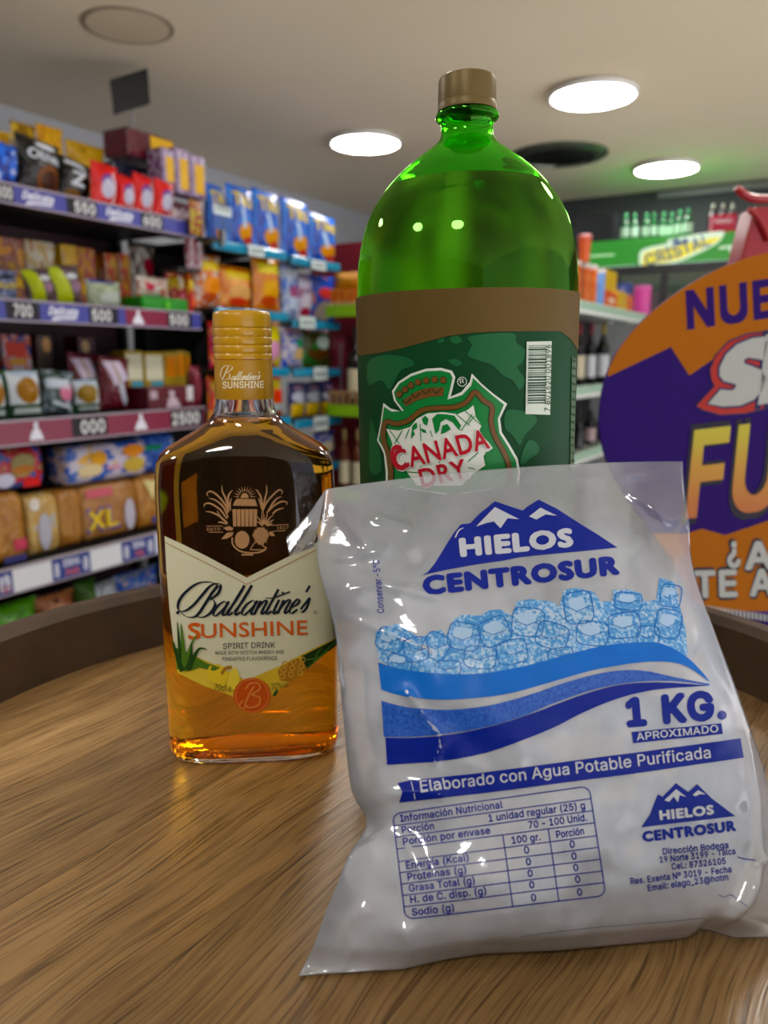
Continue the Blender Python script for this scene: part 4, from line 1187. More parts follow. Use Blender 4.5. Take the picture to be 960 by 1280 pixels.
# mountain logo
m_out = [c5(548, 463), c5(572, 450), c5(600, 415), c5(640, 350), c5(672, 300), c5(700, 266), c5(735, 262), c5(775, 222), c5(832, 176), c5(890, 196), c5(940, 212), c5(958, 196), c6(30, 196), c6(72, 170), c6(140, 204), c6(230, 262), c6(300, 305), c6(376, 355), c6(250, 368), c6(120, 380), c6(0, 392), c5(860, 406), c5(760, 420), c5(650, 440)]
on_bag('logo_mountain', poly(m_out))
on_bag('logo_snow', poly([c5(758, 276), c5(832, 200), c5(925, 247), c5(880, 243), c5(853, 282), c5(828, 256), c5(800, 262)]), K_FILMW, 3)
on_bag('logo_snow', poly([c6(35, 236), c6(78, 202), c6(142, 234), c6(98, 228), c6(62, 248)]), K_FILMW, 3)
on_bag('logo_snow', stroke([c5(678, 318), c5(692, 290), c5(712, 280)], 1.8, taper=1), K_FILMW, 3)
bagtext('logo_name', 'HIELOS', (575, 695.5), (717, 682.5), 20.5, .085, K_FILMW, False, 3)
bagtext('logo_place', 'CENTROSUR', (529, 743), (775, 716.5), 20.5, .10, K_BLUE, False)
bagtext('side_text', 'Conservar -5°C', (480.5, 766), (474, 700), 8.5, .02, K_BLUE, True)
# ice cube picture
M_DOT = bpy.data.materials.new('ice_picture_ink'); M_DOT.use_nodes = True
nt = M_DOT.node_tree; bb = nt.nodes['Principled BSDF']; bb.inputs['Roughness'].default_value = .3
tc = N(nt, 'ShaderNodeTexCoord'); nz = N(nt, 'ShaderNodeTexNoise', i_Scale=620.0, i_Detail=2.0); nt.links.new(tc.outputs['Object'], nz.inputs['Vector'])
n3 = N(nt, 'ShaderNodeTexNoise', i_Scale=70.0, i_Detail=2.0); nt.links.new(tc.outputs['Object'], n3.inputs['Vector'])
av = N(nt, 'ShaderNodeMath', operation='MULTIPLY_ADD'); av.inputs[1].default_value = .45; nt.links.new(n3.outputs['Fac'], av.inputs[0]); nt.links.new(nz.outputs['Fac'], av.inputs[2])
rp = ramp(nt, [(0.0, hx('#1a6cb8')), (.66, hx('#3f8ccc')), (.76, hx('#76abd8')), (.86, hx('#a9c2dc'))]); nt.links.new(av.outputs[0], rp.inputs[0]); nt.links.new(rp.outputs[0], bb.inputs['Base Color'])
pic = [(469, 790), (480, 784), (497, 780), (512, 790), (525, 798), (540, 790), (552, 787), (557, 795), (566, 775), (580, 768), (600, 770), (612, 763), (625, 762), (640, 770), (646, 752), (662, 749), (690, 752), (699, 758),
       (705, 738), (720, 735), (742, 740), (750, 752), (765, 752), (766, 738), (785, 737), (802, 742), (806, 752), (820, 750), (824, 722), (842, 728), (850, 760), (857, 790), (859, 820), (840, 812), (820, 806), (780, 806), (740, 812), (690, 826), (640, 838), (590, 846), (540, 846), (500, 838), (474, 826)]
on_bag('ice_picture', poly(pic), M_DOT, 1.2, 7)
K_ICEL, K_ICEH = ink('ice_line', '#1a6cba', .3), ink('ice_light', '#9fbede', .3)
cubes = [(488, 800, 17, 14, .3), (520, 812, 15, 15, -.2), (545, 808, 16, 16, .5), (580, 796, 20, 17, .2), (618, 790, 19, 17, -.4), (660, 778, 20, 18, .1), (600, 822, 20, 14, .1), (640, 815, 19, 15, -.2), (723, 760, 18, 20, -.15), (690, 795, 20, 16, .3),
         (740, 792, 20, 15, .1), (785, 752, 17, 11, .1), (780, 782, 20, 16, -.1), (838, 745, 13, 14, .15), (835, 780, 16, 18, .2), (810, 795, 14, 12, 0), (560, 835, 16, 9, 0), (700, 818, 16, 8, -.15), (500, 828, 15, 9, .3)]
for x, y, a, b, r in cubes:
    pts = []
    for k in range(20):
        t = 2 * pi * k / 20; c, s = cos(t), sin(t)
        u = a * abs(c) ** .5 * (1 if c >= 0 else -1); v = b * abs(s) ** .5 * (1 if s >= 0 else -1)
        pts.append((x + u * cos(r) - v * sin(r), y + u * sin(r) + v * cos(r)))
    on_bag('ice_cube_outline', stroke(pts + [pts[0]], 1.3, 2), K_ICEL, 2.2, 9)
    inn = [(x + (p[0] - x) * .58 - 2, y + (p[1] - y) * .45 - 4) for p in pts]
    on_bag('ice_cube_face', poly(inn), K_ICEH if (x * 7 + y) % 3 else M_DOT, 1.8, 9)
    on_bag('ice_cube_edge', stroke([(x - a * .75, y - b * .05), (x - a * .1, y + b * .25), (x + a * .8, y - b * .15)], 1.0, 4, smooth=False), K_ICEL, 2.4, 9)
# waves
on_bag('light_wave', poly(catmull([(473, 828), (500, 836), (550, 842), (600, 842), (650, 834), (700, 821), (750, 808), (800, 803), (830, 806), (856, 820), (875, 838), (887, 853)], 4) + catmull([(887, 853), (850, 830), (800, 828), (740, 838), (690, 852), (640, 866), (590, 873), (540, 874), (500, 869), (477, 862)], 4)), K_LBLUE, 1.8)
M_MESHBLUE = mat_noise('bag_mid_blue', '#1443a8', '#3166bb', 900, .3, 0, 1)
on_bag('middle_wave', poly(catmull([(477, 876), (510, 884), (560, 887), (610, 882), (660, 869), (710, 852), (760, 840), (800, 838), (840, 846), (870, 852), (886, 855)], 4) + catmull([(886, 857), (850, 852), (800, 852), (750, 860), (700, 876), (650, 896), (600, 910), (550, 918), (510, 921), (480, 921)], 4)), M_MESHBLUE, 1.8)
on_bag('dark_wave', poly(catmull([(482, 922), (520, 922), (570, 917), (620, 906), (670, 890), (720, 871), (770, 857), (820, 853), (887, 857)], 4) + catmull([(870, 858), (820, 862), (775, 872), (730, 890), (690, 910), (640, 930), (590, 945), (540, 952), (484, 956)], 4)), K_BLUE, 2.0)
# weight, banner
bagtext('weight_text', '1 KG.', (783, 907), (908, 896), 32, .09, K_BLUE, True)
on_bag('weight_bar', poly([(789, 915), (901, 904), (903, 917.5), (791, 929)]), K_BLUE)
bagtext('weight_note', 'APROXIMADO', (795, 925.5), (897, 915), 9.2, .03, K_FILMW, True, 3)
on_bag('banner', poly([(497, 979), (512, 975.5), (600, 966), (700, 953), (800, 940), (925, 923), (929, 947), (800, 966), (700, 979), (600, 992), (499, 1003), (503, 990)]), K_BLUE)
on_bag('banner_shade', stroke([(514, 977), (519, 998)], 1.2, 1), K_FILMW, 3)  # pale printed line across the left end of the banner
v1 = text_px('Elaborado con Agua Potable Purificada', (526, 990), (888, 947), 14.0, .02)
on_bag('banner_text', v1, K_FILMW, 3, 9)
# nutrition table
def bl(u, v):   # bilinear in the table's four corners
    A, B, C, D = (491, 1017), (736, 982.5), (757, 1119), (507, 1149)
    return (A[0] * (1 - u) * (1 - v) + B[0] * u * (1 - v) + C[0] * u * v + D[0] * (1 - u) * v, A[1] * (1 - u) * (1 - v) + B[1] * u * (1 - v) + C[1] * u * v + D[1] * (1 - u) * v)
corner = .07
rect = []
for cu, cv, a0 in ((corner * .6, corner, 180), (1 - corner * .6, corner, 270), (1 - corner * .6, 1 - corner, 0), (corner * .6, 1 - corner, 90)):
    for k in range(6):
        t = radians(a0 + 18 * k); rect.append(bl(cu + corner * .6 * cos(t), cv + corner * sin(t)))
on_bag('table_frame', stroke(rect + [rect[0]], 1.5, 1, smooth=False), K_BLUE, 1.5, 10)
rows = [0, .118, .232, .352, .475, .592, .704, .815, .93]
rows = [0, .115, .225, .335, .455, .560, .668, .775, .882, 1.0]
for v in rows[1:4] + rows[4:9]:
    on_bag('table_line', stroke([bl(k / 10, v) for k in range(11)], 1.3, 1, smooth=False), K_BLUE, 1.5, 12)
for u in (.535, .765): on_bag('table_line', stroke([bl(u, .335 + .665 * k / 8) for k in range(9)], 1.3, 1, smooth=False), K_BLUE, 1.5, 12)
def cell(s, u0, u1, r, h=8.6, bold=.04):
    v = rows[r + 1] - .028
    bagtext('table_text', s, bl(u0, v), bl(u1, v), h, bold, K_BLUE, True, 1.5, None)
cell('Información Nutricional', .035, .555, 0); cell('Porción', .035, .20, 1); cell('1 unidad regular (25) g', .475, .965, 1)
cell('Porción por envase', .035, .475, 2); cell('70 - 100 Unid.', .67, .965, 2); cell('100 gr.', .575, .72, 3); cell('Porción', .80, .94, 3)
for k, (s, w) in enumerate((('Energía (Kcal)', .33), ('Proteínas (g)', .31), ('Grasa Total (g)', .345), ('H. de C. disp. (g)', .395), ('Sodio (g)', .225))):
    cell(s, .035, .02 + w, 4 + k)
    cell('0', .63, .655, 4 + k); cell('0', .86, .885, 4 + k)
# small logo and address
def c8(x, y): return (650 + x / 3.097, 880 + y / 3.097)
on_bag('small_mountain', poly([c8(468, 477), c8(500, 430), c8(532, 350), c8(552, 358), c8(602, 306), c8(650, 340), c8(684, 310), c8(740, 365), c8(832, 434), c8(650, 455)]))
on_bag('small_snow', poly([c8(556, 372), c8(602, 330), c8(640, 360), c8(615, 352), c8(608, 380), c8(592, 358), c8(575, 378)]), K_FILMW, 3)
on_bag('small_snow', poly([c8(665, 352), c8(686, 334), c8(715, 350), c8(692, 350), c8(676, 358)]), K_FILMW, 3)
bagtext('small_name', 'HIELOS', c8(538, 447), c8(748, 424), 10.5, .08, K_FILMW, False, 3, None)
bagtext('small_place', 'CENTROSUR', c8(474, 532), c8(836, 488), 11.5, .10, K_BLUE, False, 1.5, None)
for s, a, b in (('Dirección Bodega', (552, 582), (806, 556)), ('19 Norte 3199 - Talca', (540, 614), (833, 580)), ('Cel.: 87326105', (586, 640), (796, 618)), ('Res. Exenta Nº 3019 - Fecha', (428, 697), (818, 650)), ('Email: elago_23@hotm', (494, 723), (806, 680))):
    bagtext('address_text', s, c8(*a), c8(*b), 7.6, .04, K_BLUE, True, 1.5, None)
on_bag('address_tail', stroke([c8(840, 592), c8(870, 600), c8(912, 606)], 1.4, 3), K_BLUE, 1.5, 8)
on_bag('seam_print', stroke([c8(768, 738), c8(790, 746), c8(815, 738), c8(845, 760), c8(880, 782)], .8, 4), K_BLUE, 1.5, 8)
on_bag('seam_line', stroke([c8(0, 898), c8(140, 880), c8(300, 862), c8(450, 850), c8(600, 838), c8(715, 826)], .8, 4), ink('seam_grey', '#6b6e78'), 1.5, 8)

# ---------------------------------------------------------------- cardboard sign at the right
SY = 0.86
sign = thing('promotional_sign', 'orange and purple cardboard display sign with cut-off lettering, right of the bottles', 'sign', tuple(on_y(1005, 900, SY).xy) + (0,))
def sp(px, py): p = on_y(px, py, SY); return (p.x, p.z)
left = [(1010, 312), (960, 316), (920, 327), (880, 345), (840, 370), (805, 399), (780, 427), (765, 452), (755, 480), (750, 510), (750, 540), (757, 572), (770, 600), (790, 632), (815, 666), (840, 702), (857, 736), (872, 764)]
leftc = catmull(left, 4)
right = [(2 * 1012 - x, y) for x, y in leftc[::-1]]
outl = leftc + right[:-1]
def flat_board(name, shape, mat, d0, d1, parent):
    mb = MB(); mb.prism([sp(*p) for p in shape], SY - d0, SY + d1); return mb.build(name, mat, parent, world=True, smooth=False)
M_ORANGE, M_PURPLE = pmat('sign_orange', '#a85f05', .6, spec=.12), pmat('sign_purple', '#2a0d66', .6, spec=.12)
flat_board('sign_panel', outl, [M_PURPLE], 0, .005, sign)
def on_sign(name, shape, mat, layer):
    v, f = shape; mb = MB(); mb.add([on_y(x, y, SY - .0004 * layer) for x, y in v], f); return mb.build(name, mat, sign, world=True, smooth=False, fix=False)
top = [p for p in leftc if p[1] < 471]
topr = [(2 * 1012 - x, y) for x, y in top[::-1]]
on_sign('orange_top', poly(top + [(760, 471), (838.6, 433.8), (861.7, 469.5), (890, 450), (930, 480), (985, 430), (1040, 475), (1110, 440), (1180, 476), (1262, 471)] + topr), M_ORANGE, 1)
lowl = [p for p in leftc if p[1] > 667]
on_sign('orange_foot', poly([(816, 667), (857.7, 667), (878, 661), (906.4, 669), (960, 651), (1010, 668), (1060, 650), (1120, 668), (1208, 667)] + [(2 * 1012 - x, y) for x, y in lowl] + lowl[::-1]), M_ORANGE, 1)
def st(name, s, p0, p1, h, bold, mat, layer, sans=True, shear=0): return on_sign(name, text_px(s, p0, p1, h, bold, sans, shear), mat, layer)
K_WHITE, K_BLK = ink('sign_white', '#aeb0ac', .4), ink('sign_black', '#1b1326', .4)
st('word_new', 'NUEVO', (859, 410), (1052, 382), 44, -.055, M_PURPLE, 2, True, .10)
K_SRED = ink('sign_red', '#b02412', .4)
def c3(x, y): return (685 + x / 3.2, 200 + y / 3.2)
red_ = [c3(*q) for q in ((890, 688), (800, 699), (725, 728), (672, 785), (650, 838), (656, 880), (668, 905), (640, 935), (594, 984), (625, 1000), (690, 1018), (790, 1012), (880, 990))]
tail = [(1010, 500), (1060, 492), (1140, 480), (1152, 430), (1148, 386), (1100, 388), (1040, 396), (985, 408)]
on_sign('brand_back', merge(poly(red_ + tail), stroke(red_, 4.0, 1, smooth=False)), ink('sign_navy', '#231a52', .4), 2)
on_sign('brand_red', poly(red_ + tail), K_SRED, 3)
S_ = [(884, 704), (815, 713), (755, 738), (712, 778), (687, 828), (686, 862), (702, 884), (735, 893), (752, 898), (750, 912), (735, 922), (690, 918), (640, 975), (700, 986), (770, 982), (825, 958), (862, 915), (872, 872), (858, 842), (820, 826), (788, 815), (783, 800), (800, 790), (840, 796), (862, 802)]
cxy = c3(770, 850)
on_sign('brand_letter_edge', merge(poly([c3(*q) for q in S_]), stroke([c3(*q) for q in S_ + S_[:1]], 5.5, 1, smooth=False)), ink('sign_navy', '#231a52', .4), 4)
st('brand_letters_edge', 'PRIM', (944, 505), (1176, 474), 82, -.09, ink('sign_navy', '#231a52', .4), 4, True, .25)
on_sign('brand_letter', poly([c3(*q) for q in S_]), K_WHITE, 5)
st('brand_letters', 'PRIM', (948, 502), (1174, 472), 78, -.05, K_WHITE, 5, True, .25)
M_YO = bpy.data.materials.new('yellow_to_orange_print'); M_YO.use_nodes = True
nt = M_YO.node_tree; tc = N(nt, 'ShaderNodeTexCoord'); sx = N(nt, 'ShaderNodeSeparateXYZ'); nt.links.new(tc.outputs['Generated'], sx.inputs[0])
rp = ramp(nt, [(.1, hx('#b8640a')), (.40, hx('#c08c08')), (.62, hx('#bcae08'))]); nt.links.new(sx.outputs['Z'], rp.inputs[0]); nt.links.new(rp.outputs[0], nt.nodes['Principled BSDF'].inputs['Base Color'])
st('flavour_edge', 'FUSIÓN', (852, 648), (1215, 606), 106, -.085, K_BLK, 2, True, .22)
st('flavour_word', 'FUSIÓN', (857, 644), (1214, 603), 100, -.045, M_YO, 3, True, .22)
for nm, s, a, b, h in (('question_text', '¿', (909, 701), (926, 700.5), 30), ('question_text', 'A QUÉ', (931, 711), (1092, 705), 32), ('question_text', 'TE ATREVES?', (868, 746), (1165, 738), 31)):
    st(nm, s, (a[0] - 2, a[1] + 1), b, h + 2, .13, K_BLK, 2); st(nm, s, a, b, h, .06, K_WHITE, 3)
for k in range(24): on_sign('tick_mark', poly([(884 + k * 5, 757 + k * .75), (887 + k * 5, 757.5 + k * .75), (887.5 + k * 5, 766 + k * .75), (884.5 + k * 5, 765.5 + k * .75)]), K_WHITE, 2)
# purple bin lip and the cardboard body that carries the sign
sx0, sx1 = sp(866, 770)[0], sp(1160, 770)[0]
z1 = sp(960, 770)[1]; z0 = sp(960, 800)[1]
mb = MB()
cxs, rx = (sx0 + sx1) / 2, (sx1 - sx0) / 2
vs = []
NR = 40
for zz, k in ((z1, 1.0), (z0, 1.02), (z0 - .08, 1.02), (0.02, .9), (0.0, .9)):
    for i in range(NR): vs.append((cxs + rx * k * cos(2 * pi * i / NR), SY + .062 + .06 * k * sin(2 * pi * i / NR), zz))
mb.add(vs, [(j * NR + i, j * NR + (i + 1) % NR, (j + 1) * NR + (i + 1) % NR, (j + 1) * NR + i) for j in range(4) for i in range(NR)] + [tuple(range(NR)), tuple(4 * NR + i for i in range(NR))])
mb.build('display_body', M_PURPLE, sign, world=True, angle=30)
# red plastic rack behind the sign
RY = 1.18
M_RED = pmat('red_plastic', '#a3101c', .22, coat=.4)
red = thing('red_plastic_rack', 'glossy red plastic rack with a curled arm above the orange sign', 'rack', tuple(on_y(1000, 900, RY).xy) + (0,))
def rp_(x, y, d=0): return on_y(x, y, RY + d)
MB().tube([rp_(*p) for p in catmull([(1080, 252), (1010, 250), (960, 249), (942, 248), (931, 244), (925, 239), (920, 235)], 5)], [.0062] * 25 + [.006, .0058, .0056, .0054, .0055, .0045], 12).build('arm', M_RED, red, world=True)
mb = MB(); mb.prism([(rp_(*p).x, rp_(*p).z) for p in ((944, 258), (1050, 254), (1075, 380), (915, 380), (927, 322))], RY, RY + .05)
mb.build('body', M_RED, red, world=True, bevel=.004, smooth=False)
MB().tube([rp_(*p, -.004) for p in catmull([(962, 300), (955, 285), (948, 272), (940, 264), (935, 262)], 4)], [.005] * 12 + [.0048, .0046, .0046, .0046, .004], 10).build('hook', M_RED, red, world=True)
mb = MB(); a_, b_2 = rp_(915, 380), rp_(1075, 380); mb.box(a_.x, b_2.x, RY + .002, RY + .05, 0, a_.z + .002)
mb.build('post', M_RED, red, world=True, bevel=.004, smooth=False)
# ---------------------------------------------------------------- goods: builders in local axes (x right, y away, z up, origin under the middle)
def root_at(name, label, cat, group, loc, rz, lean=0.0, roll=0.0):
    o = thing(name, label, cat, tuple(loc), rz, group)
    o.rotation_euler = (-lean, roll, rz)
    return o
def make_pouch(o, w, h, t, mat, marks=(), seed=0, part='bag_body'):
    rng = random.Random(seed); ph = rng.uniform(0, 9)
    def fr(u, v, side=-1):
        e = max(0.0, 1 - abs(u) ** 2.4) ** .8 * max(0.0, sin(pi * min(1, max(0, v)))) ** .55
        wob = noise.noise(Vector((u * 1.8 + ph, v * 2.4, side * 3.0))) * .22
        x = w / 2 * u * (1 - .07 * sin(pi * v)); z = h * v
        return (x, side * t / 2 * e * (1 + wob), z)
    nu, nv = 14, 20
    mb = MB()
    for side in (-1, 1):
        vs = [fr(2 * i / nu - 1, j / nv, side) for j in range(nv + 1) for i in range(nu + 1)]
        fs = []
        for j in range(nv):
            for i in range(nu):
                a = j * (nu + 1) + i
                fs.append((a, a + 1, a + nu + 2, a + nu + 1) if side < 0 else (a, a + nu + 1, a + nu + 2, a + 1))
        mb.add(vs, fs)
    for v0, v1 in ((-.0, .045), (.955, 1.0)):          # crimped ends
        n = 24; vs = []
        for i in range(n + 1):
            u = 2 * i / n - 1; d = .0016 * (1 if i % 2 else -1)
            vs += [(w / 2 * u, -.0012 + d, h * v0), (w / 2 * u, -.0012 + d, h * v1), (w / 2 * u, .0012 + d, h * v0), (w / 2 * u, .0012 + d, h * v1)]
        fs = []
        for i in range(n):
            a = i * 4; b = a + 4
            fs += [(a, b, b + 1, a + 1), (a + 2, a + 3, b + 3, b + 2), (a + 1, b + 1, b + 3, a + 3), (a, a + 2, b + 2, b)]
        mb.add(vs, fs)
    mb.build(part, mat, o, angle=70)
    for k, mk in enumerate(marks): put_mark(o, mk, lambda x, z: fr(2 * x - 1, z)[:1] + (fr(2 * x - 1, z)[1] - .0012 - .0004 * k,) + (h * z,), w, h)
def mark_shape(mk):
    """mark in unit front coordinates"""
    kind = mk[0]
    if kind == 'text': return text_box(mk[2], mk[3], mk[4], mk[5], mk[6], .05, True, mk[7] if len(mk) > 7 else 0)
    if kind == 'oval': return poly(ellipse(mk[2], mk[3], mk[4], mk[5], 20, mk[6] if len(mk) > 6 else 0))
    if kind == 'rect': return poly([(mk[2], mk[4]), (mk[3], mk[4]), (mk[3], mk[5]), (mk[2], mk[5])])
    if kind == 'poly': return poly(mk[2])
    if kind == 'line': return stroke(mk[2], mk[3])
def put_mark(o, mk, f, w, h):
    v, fc = slice2d(*mark_shape(mk), .12)
    mb = MB(); mb.add([f(x, z) for x, z in v], fc)
    names = {'text': 'printed_word', 'oval': 'printed_picture', 'rect': 'printed_panel', 'poly': 'printed_shape', 'line': 'printed_stripe'}
    mb.build(names[mk[0]], ink('p' + mk[1], vivid(mk[1])[:3]), o, smooth=True, angle=180, fix=False)
def make_box(o, w, h, t, mat, marks=(), part='carton'):
    MB().box(-w / 2, w / 2, -t / 2, t / 2, 0, h).build(part, mat, o, smooth=False, bevel=min(w, h, t) * .06)
    for k, mk in enumerate(marks):
        v, f = mark_shape(mk); mb = MB(); mb.add([((x - .5) * w, -t / 2 - .0006 - .0004 * k, z * h) for x, z in v], f)
        mb.build({'text': 'printed_word', 'oval': 'printed_picture', 'rect': 'printed_panel', 'poly': 'printed_shape', 'line': 'printed_stripe'}[mk[0]], ink('p' + mk[1], vivid(mk[1])[:3]), o, smooth=False, fix=False)
def make_loaf(o, w, h, t, mat, marks=(), part='loaf'):
    n = 20; rings = []
    for k, (f, s) in enumerate(((-.5, .80), (-.47, .95), (-.40, 1), (-.2, .985), (0, 1.0), (.2, .985), (.40, 1), (.47, .95), (.5, .80))):
        r = []
        for i in range(n):
            a = 2 * pi * i / n; c, sn = cos(a), sin(a); e = .5
            r.append((f * w, t / 2 * s * abs(c) ** e * (1 if c > 0 else -1), h / 2 + h / 2 * s * abs(sn) ** e * (1 if sn > 0 else -1)))
        rings.append(r)
    mb = MB().loft(rings); zmin = min(p[2] for p in mb.v); mb.v = [(x, y, z - zmin) for x, y, z in mb.v]
    mb.build(part, mat, o, angle=50)
    for k, mk in enumerate(marks): put_mark(o, mk, lambda x, z: ((x - .5) * w, -t / 2 - .002 - .0005 * k if .2 < z < .8 else -t / 2 * .985 - .001 - .0005 * k, z * h), w, h)
def make_can(o, w, h, mat, lid, marks=()):
    r = w / 2
    MB().lathe([(r * .95, 0), (r, h * .02), (r, h * .90), (r * .97, h * .91)], 28).build('can_body', mat, o)
    MB().lathe([(r * 1.02, h * .895), (r * 1.03, h * .90), (r * 1.03, h * .985), (r * .98, h)], 28).build('lid', lid, o)
def make_cup(o, w, h, mat, lid):
    r = w / 2
    MB().lathe([(r * .72, 0), (r * .76, h * .01), (r * .95, h * .9)], 28).build('cup_body', mat, o)
    MB().lathe([(r * 1.0, h * .89), (r * 1.02, h * .9), (r * 1.02, h * .97), (r * .9, h)], 28).build('lid', lid, o)
def make_bottle(o, w, h, mat, label, cap, shoulder=.62):
    r = w / 2
    MB().lathe([(r * .9, 0), (r, h * .015), (r, h * shoulder * .92), (r * .93, h * shoulder), (r * .6, h * (shoulder + .08)), (r * .36, h * (shoulder + .15)), (r * .32, h * .93), (r * .35, h * .94), (r * .35, h * .97)], 28).build('bottle_glass', mat, o)
    if label is not None: MB().lathe([(r * 1.012, h * .12), (r * 1.012, h * .48)], 28, caps=(False, False)).build('paper_label', label, o)
    if cap is not None: MB().lathe([(r * .37, h * .82), (r * .38, h * .985), (r * .33, h)], 20).build('capsule', cap, o)

# ---------------------------------------------------------------- left shelving unit
YA = 2.0                          # front of the left shelves
SA0, SA1 = 0.45, 2.118
SS1 = 2.062                      # the price strips stop a little short of the end panel
def zt(px, py, yr=YA): return wall_px(px, py, yr)[1]
ZA = [(zt(0, 230) + zt(237, 275)) / 2, (zt(0, 372) + zt(237, 391)) / 2, (zt(0, 525) + zt(250, 509)) / 2, (zt(0, 712) + zt(207, 662)) / 2]
ZAB = [(zt(0, 258) + zt(237, 294)) / 2, (zt(0, 402) + zt(237, 411)) / 2, (zt(0, 554) + zt(250, 537)) / 2, (zt(0, 742) + zt(207, 691)) / 2]
Z5 = ZA[3] - .27
unit = thing('shelving_unit', 'dark snack shelving with blue, maroon and white price strips at the left', 'shelf', tuple(room((SA0 + SA1) / 2, YA + .25, 0)), ROT_WALL)
def ul(xr, yr): return xr - (SA0 + SA1) / 2, yr - (YA + .25)
def ubox(name, x0, x1, y0, y1, z0, z1, mat, par=None, bevel=0.0):
    a, b = ul(x0, y0), ul(x1, y1)
    return MB().box(a[0], b[0], a[1], b[1], z0, z1).build(name, mat, par or unit, smooth=False, bevel=bevel)
ubox('back_panel', SA0, SA1, YA + .47, YA + .50, 0, ZA[0] + .02, M_DMAROON)
ubox('side_panel', SA1 - .02, SA1, YA + .43, YA + .47, 0, ZA[0] - .02, M_DARK)
ubox('side_panel', SA0, SA0 + .02, YA + .05, YA + .47, 0, ZA[0] - .02, M_DARK)
ubox('plinth', SA0, SA1, YA + .06, YA + .47, 0, .09, M_DARK)
M_STRIP = [pmat('strip_blue', '#3c3f92', .3), pmat('strip_blue', '#3c3f92', .3), pmat('strip_maroon', '#7a1c3a', .3), pmat('strip_white', '#d3d6de', .3)]
M_STRIPM = pmat('strip_maroon', '#7a1c3a', .3)
M_LIP = pmat('clear_lip', '#9a8f9c', .2)
K_PRICE, K_PBG, K_SW = ink('price_digit', '#cfcfd2'), ink('price_ground', '#24222a'), ink('strip_white_print', '#d7d8e6')
def strip_mark(par, px0, px1, zb_, zt_, mat, layer, shape=None):
    """a printed field on a strip between two pixel columns"""
    ym = 640 - (par['zm'] - CZ) * 0  # unused
    return None
def pxr(px, z, yr=YA):           # room x where a pixel column meets height z on the strip plane
    lo, hi = -1.0, 5.0
    for _ in range(40):
        m = (lo + hi) / 2
        if pix(room(m, yr, z))[0] < px: lo = m
        else: hi = m
    return lo
STRIPS = []
